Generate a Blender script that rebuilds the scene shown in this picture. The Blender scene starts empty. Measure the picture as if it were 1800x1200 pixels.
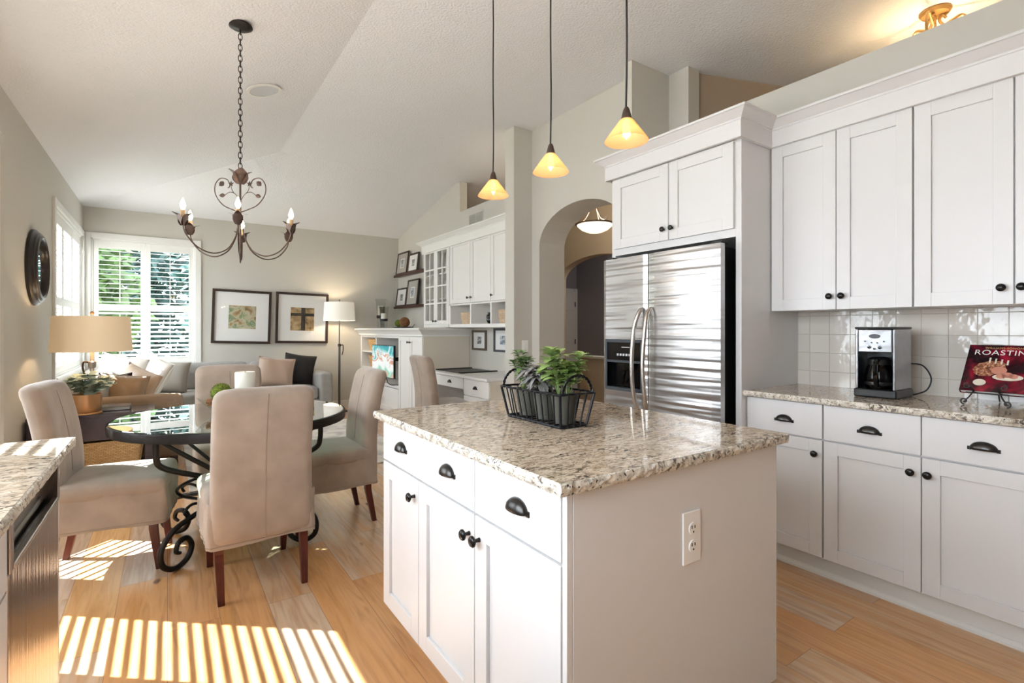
import bpy, bmesh, math, random
from mathutils import Vector, Matrix, Euler
random.seed(7)
S = bpy.context.scene
COL = S.collection
PI = math.pi
def rad(d): return math.radians(d)

# ------------------------------------------------------------------ camera
YAW = 34.3
FPX, HORIZON, EYE = 888.0, 579.0, 1.25
cam_data = bpy.data.cameras.new('camera')
cam = bpy.data.objects.new('camera', cam_data)
COL.objects.link(cam)
cam_data.sensor_fit = 'HORIZONTAL'
cam_data.sensor_width = 36.0
cam_data.lens = 36.0 * FPX / 1800.0
cam_data.shift_y = -(600.0 - HORIZON) / 1800.0
cam_data.clip_start = 0.02
cam_data.clip_end = 200
cam.location = (0, 0, EYE)
cam.rotation_euler = (rad(90), 0, -rad(YAW))
S.camera = cam

# ------------------------------------------------------------------ world, sun, exposure
S.view_settings.view_transform = 'Standard'
S.view_settings.look = 'None'
S.view_settings.gamma = 1.0
S.view_settings.use_curve_mapping = False
S.view_settings.exposure = 0.10
world = bpy.data.worlds.new('sky')
S.world = world
world.use_nodes = True
wn = world.node_tree.nodes
wn['Background'].inputs[0].default_value = (0.80, 0.90, 1.0, 1)
wn['Background'].inputs[1].default_value = 11.5
SUN_EL = 41.5
sd = bpy.data.lights.new('sun', 'SUN')
sd.energy = 34.0
sd.angle = rad(0.25)
sd.color = (0.93, 0.97, 1.0)
sun = bpy.data.objects.new('sun', sd)
COL.objects.link(sun)
_e = rad(SUN_EL)
sun.rotation_euler = Vector((0.77 * math.cos(_e), -0.638 * math.cos(_e), -math.sin(_e))).to_track_quat('-Z', 'Y').to_euler()
sun.location = (-12, 12, 12)

def portal(name, loc, direction, sx, sy):
    """marks a window opening for the sky light (gives off nothing itself)"""
    d = bpy.data.lights.new(name, 'AREA')
    d.shape = 'RECTANGLE'; d.size = sx; d.size_y = sy; d.cycles.is_portal = True
    o = bpy.data.objects.new(name, d); COL.objects.link(o)
    o.location = loc
    o.rotation_euler = Vector(direction).to_track_quat('-Z', 'Y').to_euler()
    return o
portal('sky_portal_added_window', (-1.04, 0.775, 1.68), (1, 0, 0), 1.95, 1.35)
portal('sky_portal_bay', (-1.63, 3.36, 1.65), (1, 0, 0), 1.22, 1.8)
portal('sky_portal_left', (-1.04, 7.17, 1.6), (1, 0, 0), 1.85, 1.6)
portal('sky_portal_far', (-0.24, 8.36, 1.6), (0, -1, 0), 1.1, 1.6)

# ------------------------------------------------------------------ colour and material helpers
def lin(c):
    return tuple(((v / 255.0) / 12.92 if v <= 10 else (((v / 255.0) + 0.055) / 1.055) ** 2.4) for v in c)
MATS = {}
def mat(name, rgb, rough=0.5, metal=0.0, bump=0.0, bscale=60, vary=0.0, vscale=6, sheen=0.0, spec=0.5, coat=0.0,
        emit=None, estr=0.0, stretch=(1, 1, 1), trans=0.0, ior=1.45, alpha=1.0, detail=3):
    m = bpy.data.materials.new(name); m.use_nodes = True
    nt = m.node_tree; n = nt.nodes; l = nt.links
    b = n['Principled BSDF']
    c = lin(rgb)
    b.inputs['Base Color'].default_value = (*c, 1)
    b.inputs['Roughness'].default_value = rough
    b.inputs['Metallic'].default_value = metal
    b.inputs['Specular IOR Level'].default_value = spec
    b.inputs['IOR'].default_value = ior
    b.inputs['Transmission Weight'].default_value = trans
    b.inputs['Alpha'].default_value = alpha
    if coat: b.inputs['Coat Weight'].default_value = coat; b.inputs['Coat Roughness'].default_value = 0.08
    if sheen: b.inputs['Sheen Weight'].default_value = sheen; b.inputs['Sheen Roughness'].default_value = 0.45
    if emit: b.inputs['Emission Color'].default_value = (*lin(emit), 1); b.inputs['Emission Strength'].default_value = estr
    if bump or vary:
        tc = n.new('ShaderNodeTexCoord'); mp = n.new('ShaderNodeMapping')
        mp.inputs['Scale'].default_value = stretch
        l.new(tc.outputs['Object'], mp.inputs['Vector'])
    if vary:
        ns = n.new('ShaderNodeTexNoise'); ns.inputs['Scale'].default_value = vscale; ns.inputs['Detail'].default_value = detail
        l.new(mp.outputs[0], ns.inputs['Vector'])
        r = n.new('ShaderNodeValToRGB')
        r.color_ramp.elements[0].position = 0.3; r.color_ramp.elements[1].position = 0.7
        r.color_ramp.elements[0].color = (*[max(0, v * (1 - vary)) for v in c], 1)
        r.color_ramp.elements[1].color = (*[min(1, v * (1 + vary)) for v in c], 1)
        l.new(ns.outputs['Fac'], r.inputs['Fac']); l.new(r.outputs[0], b.inputs['Base Color'])
    if bump:
        nb = n.new('ShaderNodeTexNoise'); nb.inputs['Scale'].default_value = bscale; nb.inputs['Detail'].default_value = 2
        l.new(mp.outputs[0], nb.inputs['Vector'])
        bp = n.new('ShaderNodeBump'); bp.inputs['Strength'].default_value = bump; bp.inputs['Distance'].default_value = 0.01
        l.new(nb.outputs['Fac'], bp.inputs['Height']); l.new(bp.outputs[0], b.inputs['Normal'])
    MATS[name] = m
    return m

def glass_mat(name, tint=(255, 255, 255), refl=1.0, rough=0.0):
    m = bpy.data.materials.new(name); m.use_nodes = True
    nt = m.node_tree; n = nt.nodes; l = nt.links; n.clear()
    o = n.new('ShaderNodeOutputMaterial'); mx = n.new('ShaderNodeMixShader')
    tr = n.new('ShaderNodeBsdfTransparent'); tr.inputs[0].default_value = (*lin(tint), 1)
    gl = n.new('ShaderNodeBsdfGlossy'); gl.inputs['Roughness'].default_value = rough
    fr = n.new('ShaderNodeFresnel'); fr.inputs['IOR'].default_value = 1.5
    mu = n.new('ShaderNodeMath'); mu.operation = 'MULTIPLY'; mu.inputs[1].default_value = refl
    ge = n.new('ShaderNodeNewGeometry'); iv = n.new('ShaderNodeMath'); iv.operation = 'SUBTRACT'; iv.inputs[0].default_value = 1.0
    l.new(ge.outputs['Backfacing'], iv.inputs[1]); m3 = n.new('ShaderNodeMath'); m3.operation = 'MULTIPLY'
    l.new(fr.outputs[0], mu.inputs[0]); l.new(mu.outputs[0], m3.inputs[0]); l.new(iv.outputs[0], m3.inputs[1]); l.new(m3.outputs[0], mx.inputs[0])
    l.new(tr.outputs[0], mx.inputs[1]); l.new(gl.outputs[0], mx.inputs[2]); l.new(mx.outputs[0], o.inputs[0])
    MATS[name] = m
    return m

def ramp(n, stops):
    r = n.new('ShaderNodeValToRGB'); e = r.color_ramp.elements
    while len(e) < len(stops): e.new(0.5)
    for i, (p, c) in enumerate(stops):
        e[i].position = p; e[i].color = (*c, 1)
    return r

# plain materials
mat('wall_paint', (204, 200, 190), 0.75, bump=0.05, bscale=300)
mat('wall_tan', (196, 182, 162), 0.75, bump=0.05, bscale=300)
mat('wall_brown', (168, 150, 130), 0.8)
mat('wall_grey', (150, 146, 150), 0.75)
mat('ceiling_paint', (230, 229, 229), 0.85, bump=0.55, bscale=70, detail=4)
mat('trim_white', (232, 230, 224), 0.4)
mat('cabinet_white', (221, 219, 218), 0.32, bump=0.02, bscale=200)
mat('desk_white', (232, 229, 224), 0.35)
mat('desk_white_shaded', (222, 212, 196), 0.45)  # desk white with shade of the unlit side put into the colour
mat('shutter_white', (238, 236, 230), 0.35)
mat('iron', (48, 44, 42), 0.42, 0.7, bump=0.15, bscale=120)
mat('bronze', (84, 68, 60), 0.4, 0.7, bump=0.2, bscale=150, vary=0.3, vscale=30)
mat('pull_metal', (66, 64, 62), 0.28, 0.85)
mat('black_plastic', (18, 18, 19), 0.35)
mat('black_gloss', (10, 10, 11), 0.12)
mat('dark_frame', (58, 44, 38), 0.35)
mat('brown_frame', (98, 84, 70), 0.5)
mat('mirror_frame', (38, 32, 31), 0.3, bump=0.1, bscale=60)
mat('mirror', (225, 230, 235), 0.02, 1.0)
mat('paper', (238, 236, 232), 0.8)
mat('mat_grey', (176, 172, 164), 0.8)
mat('leg_wood', (86, 36, 26), 0.35, vary=0.3, vscale=40, stretch=(1, 1, 0.1))
mat('shelf_wood', (70, 40, 32), 0.35)
mat('espresso', (56, 46, 54), 0.22, vary=0.15, vscale=20, coat=0.3)
mat('velvet', (162, 145, 130), 0.85, bump=0.45, bscale=11, vary=0.14, vscale=7, sheen=0.5)
mat('seam', (150, 134, 118), 0.9)
mat('sofa_fabric', (158, 154, 148), 0.9, bump=0.4, bscale=220, vary=0.06, vscale=30, sheen=0.2)
mat('sofa_fabric_tinted', (142, 122, 102), 0.9, bump=0.4, bscale=220, vary=0.06, vscale=30)  # sofa fabric with the arm's brown tint from lighting put into the colour
mat('pillow_white', (224, 218, 208), 0.85, bump=0.3, bscale=90)
mat('pillow_satin', (196, 168, 140), 0.35, bump=0.5, bscale=12, sheen=0.4, stretch=(1, 3, 1))
mat('pillow_bronze', (150, 124, 98), 0.32, bump=0.5, bscale=12, sheen=0.4)
mat('pillow_brown', (58, 42, 36), 0.6)
mat('pillow_grey', (160, 152, 142), 0.8, bump=0.4, bscale=14)
mat('pillow_tan', (178, 152, 132), 0.5, bump=0.6, bscale=9, sheen=0.4)
mat('pillow_black', (40, 36, 34), 0.8, bump=0.3, bscale=60)
mat('copper', (196, 152, 108), 0.36, 0.6, bump=0.05, bscale=40)
mat('saucer', (196, 146, 92), 0.5)
mat('soil', (66, 48, 34), 0.95, bump=0.8, bscale=90)
mat('pot_slate', (76, 74, 64), 0.7, bump=0.2, bscale=60)
mat('leaf_green', (152, 174, 104), 0.5, vary=0.25, vscale=12)
mat('leaf_dark', (104, 136, 76), 0.5, vary=0.2, vscale=12)
mat('leaf_lime', (158, 182, 72), 0.5, vary=0.2, vscale=12)
mat('leaf_sage', (134, 136, 128), 0.7, vary=0.15, vscale=12)
mat('leaf_plum', (138, 134, 130), 0.6, vary=0.2, vscale=12)
mat('leaf_euca', (158, 170, 152), 0.6, vary=0.2, vscale=12)
mat('stem_green', (96, 116, 60), 0.6)
mat('moss', (112, 126, 44), 0.95, bump=1.0, bscale=120, vary=0.35, vscale=60)
mat('vine', (150, 104, 66), 0.8, bump=0.8, bscale=60)
mat('wax', (240, 236, 224), 0.5, sheen=0.0)
mat('bowl_wood', (172, 116, 74), 0.5, bump=0.3, bscale=40, vary=0.2)
mat('ceramic_black', (22, 22, 26), 0.12)
mat('plate_white', (238, 236, 230), 0.35)
mat('outlet_ivory', (242, 240, 236), 0.4)
mat('slot', (60, 56, 52), 0.6)
mat('knob_dark', (44, 42, 41), 0.25, 0.6)
mat('candle_sleeve', (206, 170, 128), 0.5)
mat('shade_linen', (226, 206, 176), 0.9, bump=0.2, bscale=400, emit=(238, 206, 160), estr=0.22)
mat('shade_white', (240, 236, 228), 0.9, bump=0.2, bscale=400, emit=(255, 240, 214), estr=0.25)
mat('bulb', (255, 240, 214), 0.3, emit=(255, 226, 176), estr=22)
mat('pendant_bulb', (255, 240, 214), 0.3, emit=(255, 222, 176), estr=11)
mat('lamp_pole', (104, 100, 96), 0.35, 0.7)
mat('bowl_glow', (255, 250, 240), 0.35, emit=(255, 238, 210), estr=1.35)
mat('gold_canopy', (188, 150, 96), 0.35, 0.6)
mat('vent_grey', (172, 170, 164), 0.6)
mat('speaker_grille', (206, 208, 210), 0.7, bump=0.3, bscale=500)
mat('bark', (50, 42, 36), 0.9)
mat('grass', (60, 80, 42), 0.95, vary=0.3, vscale=4)
mat('bounce_paving', (200, 196, 188), 0.9, vary=0.06, vscale=3)
mat('tree_leaf', (80, 106, 56), 0.6, vary=0.5, vscale=1.6)
mat('tree_leaf_blue', (60, 90, 84), 0.6, vary=0.5, vscale=1.6)
mat('cable', (24, 24, 26), 0.5)
glass_mat('window_glass', (255, 255, 255), 0.8)
glass_mat('table_glass', (214, 232, 224), 1.9)
glass_mat('clear_glass', (250, 251, 250), 0.7)
glass_mat('smoke_glass', (120, 122, 124), 1.2)

# amber glass shade: part diffuse-translucent, part clear
def shade_glass(name, rgb, clear, estr=0.0):
    m = bpy.data.materials.new(name); m.use_nodes = True
    nt = m.node_tree; n = nt.nodes; l = nt.links; n.clear()
    o = n.new('ShaderNodeOutputMaterial')
    t = n.new('ShaderNodeBsdfTranslucent'); t.inputs[0].default_value = (*lin(rgb), 1)
    d = n.new('ShaderNodeBsdfDiffuse'); d.inputs[0].default_value = (*lin(rgb), 1)
    g = n.new('ShaderNodeBsdfGlossy'); g.inputs['Roughness'].default_value = 0.15
    tr = n.new('ShaderNodeBsdfTransparent'); tr.inputs[0].default_value = (*lin(rgb), 1)
    a = n.new('ShaderNodeMixShader'); a.inputs[0].default_value = 0.35
    l.new(t.outputs[0], a.inputs[1]); l.new(d.outputs[0], a.inputs[2])
    b = n.new('ShaderNodeMixShader'); b.inputs[0].default_value = clear
    l.new(a.outputs[0], b.inputs[1]); l.new(tr.outputs[0], b.inputs[2])
    c = n.new('ShaderNodeMixShader'); c.inputs[0].default_value = 0.08
    l.new(b.outputs[0], c.inputs[1]); l.new(g.outputs[0], c.inputs[2])
    l.new(c.outputs[0], o.inputs[0])
    MATS[name] = m
shade_glass('amber_glass', (250, 214, 172), 0.45)

# --- oak floor
def floor_mat():
    m = bpy.data.materials.new('oak_floor'); m.use_nodes = True
    nt = m.node_tree; n = nt.nodes; l = nt.links; b = n['Principled BSDF']
    tc = n.new('ShaderNodeTexCoord')
    sp = n.new('ShaderNodeSeparateXYZ'); l.new(tc.outputs['Object'], sp.inputs[0])
    cb = n.new('ShaderNodeCombineXYZ')   # u along the planks (Y), v across (X)
    l.new(sp.outputs['Y'], cb.inputs[0]); l.new(sp.outputs['X'], cb.inputs[1])
    br = n.new('ShaderNodeTexBrick'); l.new(cb.outputs[0], br.inputs['Vector'])
    br.inputs['Scale'].default_value = 1.0; br.inputs['Brick Width'].default_value = 1.55; br.inputs['Row Height'].default_value = 0.19
    br.inputs['Mortar Size'].default_value = 0.0011; br.inputs['Mortar Smooth'].default_value = 0.2
    br.inputs['Color1'].default_value = (0, 0, 0, 1); br.inputs['Color2'].default_value = (1, 1, 1, 1)
    br.inputs['Mortar'].default_value = (0.5, 0.5, 0.5, 1); br.offset = 0.37; br.offset_frequency = 2
    tone = ramp(n, [(0.0, lin((212, 156, 106))), (0.3, lin((218, 170, 120))), (0.55, lin((212, 182, 152))), (0.8, lin((202, 172, 148))), (1.0, lin((222, 174, 122)))])
    l.new(br.outputs['Color'], tone.inputs[0])
    # grain, shifted per plank
    ad = n.new('ShaderNodeVectorMath'); ad.operation = 'MULTIPLY_ADD'
    l.new(br.outputs['Color'], ad.inputs[0]); ad.inputs[1].default_value = (7, 13, 5); l.new(cb.outputs[0], ad.inputs[2])
    mp = n.new('ShaderNodeMapping'); mp.inputs['Scale'].default_value = (1.3, 16, 1); l.new(ad.outputs[0], mp.inputs[0])
    g = n.new('ShaderNodeTexNoise'); g.inputs['Scale'].default_value = 2.2; g.inputs['Detail'].default_value = 6; g.inputs['Distortion'].default_value = 1.2
    l.new(mp.outputs[0], g.inputs['Vector'])
    gr = ramp(n, [(0.25, (0.66, 0.60, 0.52)), (0.5, (0.96, 0.95, 0.93)), (0.75, (1.12, 1.12, 1.12))])
    l.new(g.outputs['Fac'], gr.inputs[0])
    mu = n.new('ShaderNodeMixRGB'); mu.blend_type = 'MULTIPLY'; mu.inputs[0].default_value = 0.85
    l.new(tone.outputs[0], mu.inputs[1]); l.new(gr.outputs[0], mu.inputs[2])
    # golden sap streaks
    mp2 = n.new('ShaderNodeMapping'); mp2.inputs['Scale'].default_value = (0.5, 7, 1); l.new(ad.outputs[0], mp2.inputs[0])
    g2 = n.new('ShaderNodeTexNoise'); g2.inputs['Scale'].default_value = 1.6; g2.inputs['Detail'].default_value = 2; l.new(mp2.outputs[0], g2.inputs['Vector'])
    r2 = ramp(n, [(0.48, (0, 0, 0)), (0.68, (1, 1, 1))]); l.new(g2.outputs['Fac'], r2.inputs[0])
    mx = n.new('ShaderNodeMixRGB'); mx.inputs[2].default_value = (*lin((206, 146, 82)), 1)
    mm = n.new('ShaderNodeMath'); mm.operation = 'MULTIPLY'; mm.inputs[1].default_value = 0.6
    l.new(r2.outputs[0], mm.inputs[0]); l.new(mm.outputs[0], mx.inputs[0]); l.new(mu.outputs[0], mx.inputs[1])
    # knots
    mpv = n.new('ShaderNodeMapping'); mpv.inputs['Scale'].default_value = (2.6, 5.0, 1); l.new(ad.outputs[0], mpv.inputs[0])
    vn = n.new('ShaderNodeTexNoise'); vn.inputs['Scale'].default_value = 9; l.new(ad.outputs[0], vn.inputs['Vector'])
    va = n.new('ShaderNodeVectorMath'); va.operation = 'MULTIPLY_ADD'; l.new(vn.outputs['Color'], va.inputs[0]); va.inputs[1].default_value = (0.16, 0.16, 0); l.new(mpv.outputs[0], va.inputs[2])
    vo = n.new('ShaderNodeTexVoronoi'); vo.inputs['Scale'].default_value = 1.0; l.new(va.outputs[0], vo.inputs['Vector'])
    kr = ramp(n, [(0.05, (1, 1, 1)), (0.095, (0, 0, 0))]); l.new(vo.outputs['Distance'], kr.inputs[0])
    mk = n.new('ShaderNodeMixRGB'); mk.inputs[2].default_value = (*lin((84, 74, 72)), 1)
    mk2 = n.new('ShaderNodeMath'); mk2.operation = 'MULTIPLY'; mk2.inputs[1].default_value = 0.8
    l.new(kr.outputs[0], mk2.inputs[0]); l.new(mk2.outputs[0], mk.inputs[0]); l.new(mx.outputs[0], mk.inputs[1])
    # joints
    mj = n.new('ShaderNodeMixRGB'); mj.inputs[2].default_value = (*lin((128, 92, 60)), 1)
    mj2 = n.new('ShaderNodeMath'); mj2.operation = 'MULTIPLY'; mj2.inputs[1].default_value = 0.75
    l.new(br.outputs['Fac'], mj2.inputs[0]); l.new(mj2.outputs[0], mj.inputs[0]); l.new(mk.outputs[0], mj.inputs[1])
    l.new(mj.outputs[0], b.inputs['Base Color'])
    b.inputs['Roughness'].default_value = 0.21
    b.inputs['Specular IOR Level'].default_value = 0.5
    bp = n.new('ShaderNodeBump'); bp.inputs['Strength'].default_value = 0.08; bp.inputs['Distance'].default_value = 0.01
    l.new(g.outputs['Fac'], bp.inputs['Height']); l.new(bp.outputs[0], b.inputs['Normal'])
    MATS['oak_floor'] = m
floor_mat()

# --- granite
def granite_mat(name, base, light, dark, rough, bump, sc=(1, 1, 1)):
    m = bpy.data.materials.new(name); m.use_nodes = True
    nt = m.node_tree; n = nt.nodes; l = nt.links; b = n['Principled BSDF']
    tc = n.new('ShaderNodeTexCoord'); mp = n.new('ShaderNodeMapping'); l.new(tc.outputs['Object'], mp.inputs[0])
    mp.inputs['Scale'].default_value = sc; mp.inputs['Rotation'].default_value = (0, 0, rad(38))
    a = n.new('ShaderNodeTexNoise'); a.inputs['Scale'].default_value = 26; a.inputs['Detail'].default_value = 6; a.inputs['Roughness'].default_value = 0.65
    l.new(mp.outputs[0], a.inputs['Vector'])
    ra = ramp(n, [(0.34, lin(base)), (0.5, lin(light)), (0.62, lin(tuple(min(255, v + 12) for v in light)))]); l.new(a.outputs['Fac'], ra.inputs[0])
    c = n.new('ShaderNodeTexNoise'); c.inputs['Scale'].default_value = 50; c.inputs['Detail'].default_value = 4; c.inputs['Distortion'].default_value = 0.8
    l.new(mp.outputs[0], c.inputs['Vector'])
    rc = ramp(n, [(0.53, (0, 0, 0)), (0.59, (1, 1, 1))]); l.new(c.outputs['Fac'], rc.inputs[0])
    d = n.new('ShaderNodeTexNoise'); d.inputs['Scale'].default_value = 9; d.inputs['Detail'].default_value = 2; l.new(mp.outputs[0], d.inputs['Vector'])
    rd = ramp(n, [(0.38, (0.25, 0.25, 0.25)), (0.62, (1, 1, 1))]); l.new(d.outputs['Fac'], rd.inputs[0])
    mu = n.new('ShaderNodeMath'); mu.operation = 'MULTIPLY'; l.new(rc.outputs[0], mu.inputs[0]); l.new(rd.outputs[0], mu.inputs[1])
    mx = n.new('ShaderNodeMixRGB'); mx.inputs[2].default_value = (*lin(dark), 1)
    l.new(mu.outputs[0], mx.inputs[0]); l.new(ra.outputs[0], mx.inputs[1])
    e = n.new('ShaderNodeTexNoise'); e.inputs['Scale'].default_value = 95; e.inputs['Detail'].default_value = 2; l.new(mp.outputs[0], e.inputs['Vector'])
    re = ramp(n, [(0.63, (0, 0, 0)), (0.67, (1, 1, 1))]); l.new(e.outputs['Fac'], re.inputs[0])
    m2 = n.new('ShaderNodeMixRGB'); m2.inputs[2].default_value = (*lin((40, 34, 32)), 1); l.new(re.outputs[0], m2.inputs[0]); l.new(mx.outputs[0], m2.inputs[1])
    l.new(m2.outputs[0], b.inputs['Base Color'])
    b.inputs['Roughness'].default_value = rough
    if bump:
        bp = n.new('ShaderNodeBump'); bp.inputs['Strength'].default_value = bump; bp.inputs['Distance'].default_value = 0.01
        l.new(a.outputs['Fac'], bp.inputs['Height']); l.new(bp.outputs[0], b.inputs['Normal'])
    MATS[name] = m
granite_mat('granite_top', (156, 134, 112), (202, 185, 164), (78, 62, 52), 0.06, 0.0, (1.0, 2.4, 1))
granite_mat('granite_edge', (168, 154, 134), (220, 212, 198), (96, 84, 74), 0.45, 0.9, (1.3, 1.3, 1.3))

# --- wavy brushed steel
def steel_mat(name, rgb, rough, wav, scale=(6, 1.4, 30), metal=1.0):
    m = bpy.data.materials.new(name); m.use_nodes = True
    nt = m.node_tree; n = nt.nodes; l = nt.links; b = n['Principled BSDF']
    b.inputs['Base Color'].default_value = (*lin(rgb), 1); b.inputs['Metallic'].default_value = metal; b.inputs['Roughness'].default_value = rough
    tc = n.new('ShaderNodeTexCoord'); mp = n.new('ShaderNodeMapping'); mp.inputs['Scale'].default_value = scale; l.new(tc.outputs['Object'], mp.inputs[0])
    a = n.new('ShaderNodeTexNoise'); a.inputs['Scale'].default_value = 1.0; a.inputs['Detail'].default_value = 1; l.new(mp.outputs[0], a.inputs['Vector'])
    bp = n.new('ShaderNodeBump'); bp.inputs['Strength'].default_value = wav; bp.inputs['Distance'].default_value = 0.02
    l.new(a.outputs['Fac'], bp.inputs['Height']); l.new(bp.outputs[0], b.inputs['Normal'])
    MATS[name] = m
steel_mat('fridge_steel', (188, 186, 186), 0.28, 0.45, (3, 1.3, 26))
steel_mat('handle_steel', (196, 188, 180), 0.3, 0.0)
steel_mat('washer_steel', (170, 165, 168), 0.25, 0.1, (3, 60, 1))
steel_mat('coffee_steel', (158, 158, 160), 0.28, 0.12, (10, 10, 22))

# --- glazed wall tile
def tile_mat():
    m = bpy.data.materials.new('glazed_tile'); m.use_nodes = True
    nt = m.node_tree; n = nt.nodes; l = nt.links; b = n['Principled BSDF']
    tc = n.new('ShaderNodeTexCoord'); sp = n.new('ShaderNodeSeparateXYZ'); l.new(tc.outputs['Object'], sp.inputs[0])
    cb = n.new('ShaderNodeCombineXYZ'); l.new(sp.outputs['Y'], cb.inputs[0]); l.new(sp.outputs['Z'], cb.inputs[1])
    br = n.new('ShaderNodeTexBrick'); l.new(cb.outputs[0], br.inputs['Vector'])
    br.offset = 0.0; br.inputs['Scale'].default_value = 1; br.inputs['Brick Width'].default_value = 0.1105; br.inputs['Row Height'].default_value = 0.111
    br.inputs['Mortar Size'].default_value = 0.0022; br.inputs['Mortar Smooth'].default_value = 0.9
    br.inputs['Color1'].default_value = (*lin((222, 214, 204)), 1); br.inputs['Color2'].default_value = (*lin((212, 204, 194)), 1)
    br.inputs['Mortar'].default_value = (*lin((196, 186, 174)), 1)
    l.new(br.outputs['Color'], b.inputs['Base Color']); b.inputs['Roughness'].default_value = 0.07
    ns = n.new('ShaderNodeTexNoise'); ns.inputs['Scale'].default_value = 16; ns.inputs['Detail'].default_value = 2; l.new(tc.outputs['Object'], ns.inputs['Vector'])
    mu = n.new('ShaderNodeMath'); mu.operation = 'MULTIPLY_ADD'; mu.inputs[1].default_value = -0.9; l.new(br.outputs['Fac'], mu.inputs[0])
    mn = n.new('ShaderNodeMath'); mn.operation = 'MULTIPLY'; mn.inputs[1].default_value = 0.8; l.new(ns.outputs['Fac'], mn.inputs[0]); l.new(mn.outputs[0], mu.inputs[2])
    bp = n.new('ShaderNodeBump'); bp.inputs['Strength'].default_value = 0.5; bp.inputs['Distance'].default_value = 0.006
    l.new(mu.outputs[0], bp.inputs['Height']); l.new(bp.outputs[0], b.inputs['Normal'])
    MATS['glazed_tile'] = m
tile_mat()

# --- woven basket
def weave_mat(name, c1, c2, w=0.03, h=0.012):
    m = bpy.data.materials.new(name); m.use_nodes = True
    nt = m.node_tree; n = nt.nodes; l = nt.links; b = n['Principled BSDF']
    tc = n.new('ShaderNodeTexCoord'); sp = n.new('ShaderNodeSeparateXYZ'); l.new(tc.outputs['Object'], sp.inputs[0])
    ad = n.new('ShaderNodeMath'); ad.operation = 'ADD'; l.new(sp.outputs['X'], ad.inputs[0]); l.new(sp.outputs['Y'], ad.inputs[1])
    cb = n.new('ShaderNodeCombineXYZ'); l.new(ad.outputs[0], cb.inputs[0]); l.new(sp.outputs['Z'], cb.inputs[1])
    ns = n.new('ShaderNodeTexNoise'); ns.inputs['Scale'].default_value = 14; l.new(tc.outputs['Object'], ns.inputs['Vector'])
    va = n.new('ShaderNodeVectorMath'); va.operation = 'MULTIPLY_ADD'; l.new(ns.outputs['Color'], va.inputs[0]); va.inputs[1].default_value = (0.012, 0.008, 0); l.new(cb.outputs[0], va.inputs[2])
    br = n.new('ShaderNodeTexBrick'); l.new(va.outputs[0], br.inputs['Vector'])
    br.inputs['Scale'].default_value = 1; br.inputs['Brick Width'].default_value = w; br.inputs['Row Height'].default_value = h
    br.inputs['Mortar Size'].default_value = h * 0.13; br.inputs['Mortar Smooth'].default_value = 1.0
    br.inputs['Color1'].default_value = (*lin(c1), 1); br.inputs['Color2'].default_value = (*lin(c2), 1)
    br.inputs['Mortar'].default_value = (*[v * 0.35 for v in lin(c2)], 1)
    l.new(br.outputs['Color'], b.inputs['Base Color']); b.inputs['Roughness'].default_value = 0.7
    inv = n.new('ShaderNodeMath'); inv.operation = 'SUBTRACT'; inv.inputs[0].default_value = 1; l.new(br.outputs['Fac'], inv.inputs[1])
    bp = n.new('ShaderNodeBump'); bp.inputs['Strength'].default_value = 0.9; bp.inputs['Distance'].default_value = 0.008
    l.new(inv.outputs[0], bp.inputs['Height']); l.new(bp.outputs[0], b.inputs['Normal'])
    MATS[name] = m
weave_mat('rattan', (234, 194, 136), (212, 166, 108))
weave_mat('rattan_pale', (232, 206, 172), (212, 184, 150), 0.02, 0.01)

# --- noise picture material between several colours (prints, screen, rug, book cover)
def blotch_mat(name, stops, scale=4, rough=0.6, detail=5, emit=0.0, stretch=(1, 1, 1), dist=0.6):
    m = bpy.data.materials.new(name); m.use_nodes = True
    nt = m.node_tree; n = nt.nodes; l = nt.links; b = n['Principled BSDF']
    tc = n.new('ShaderNodeTexCoord'); mp = n.new('ShaderNodeMapping'); mp.inputs['Scale'].default_value = stretch; l.new(tc.outputs['Object'], mp.inputs[0])
    a = n.new('ShaderNodeTexNoise'); a.inputs['Scale'].default_value = scale; a.inputs['Detail'].default_value = detail; a.inputs['Distortion'].default_value = dist
    l.new(mp.outputs[0], a.inputs['Vector'])
    r = ramp(n, [(p, lin(c)) for p, c in stops]); l.new(a.outputs['Fac'], r.inputs[0]); l.new(r.outputs[0], b.inputs['Base Color'])
    b.inputs['Roughness'].default_value = rough
    if emit:
        l.new(r.outputs[0], b.inputs['Emission Color']); b.inputs['Emission Strength'].default_value = emit
        b.inputs['Base Color'].default_value = (0.02, 0.02, 0.02, 1)
        for k in list(b.inputs['Base Color'].links): l.remove(k)
    MATS[name] = m
blotch_mat('rug_pile', [(0.35, (186, 180, 176)), (0.5, (214, 208, 198)), (0.62, (226, 220, 210)), (0.72, (190, 176, 158))], 5, 0.95, 8)
blotch_mat('art_landscape', [(0.3, (96, 84, 70)), (0.42, (170, 140, 96)), (0.52, (196, 190, 160)), (0.62, (120, 140, 96)), (0.75, (206, 214, 214))], 9, 0.6)
blotch_mat('art_gold', [(0.35, (120, 98, 66)), (0.5, (172, 142, 98)), (0.65, (198, 172, 126))], 14, 0.6)
blotch_mat('art_dark', [(0.35, (40, 38, 34)), (0.6, (74, 64, 52))], 18, 0.6)
blotch_mat('photo_print', [(0.35, (60, 62, 64)), (0.5, (130, 132, 132)), (0.62, (206, 208, 208))], 26, 0.5)
blotch_mat('photo_blue', [(0.35, (70, 84, 100)), (0.5, (140, 156, 168)), (0.62, (214, 216, 212))], 22, 0.5)
blotch_mat('screen_sea', [(0.36, (30, 156, 170)), (0.46, (120, 200, 190)), (0.52, (244, 250, 246)), (0.6, (250, 250, 246)), (0.68, (214, 140, 96)), (0.8, (226, 190, 160))], 3.2, 0.2, 7, emit=0.9, dist=1.2)
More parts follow.
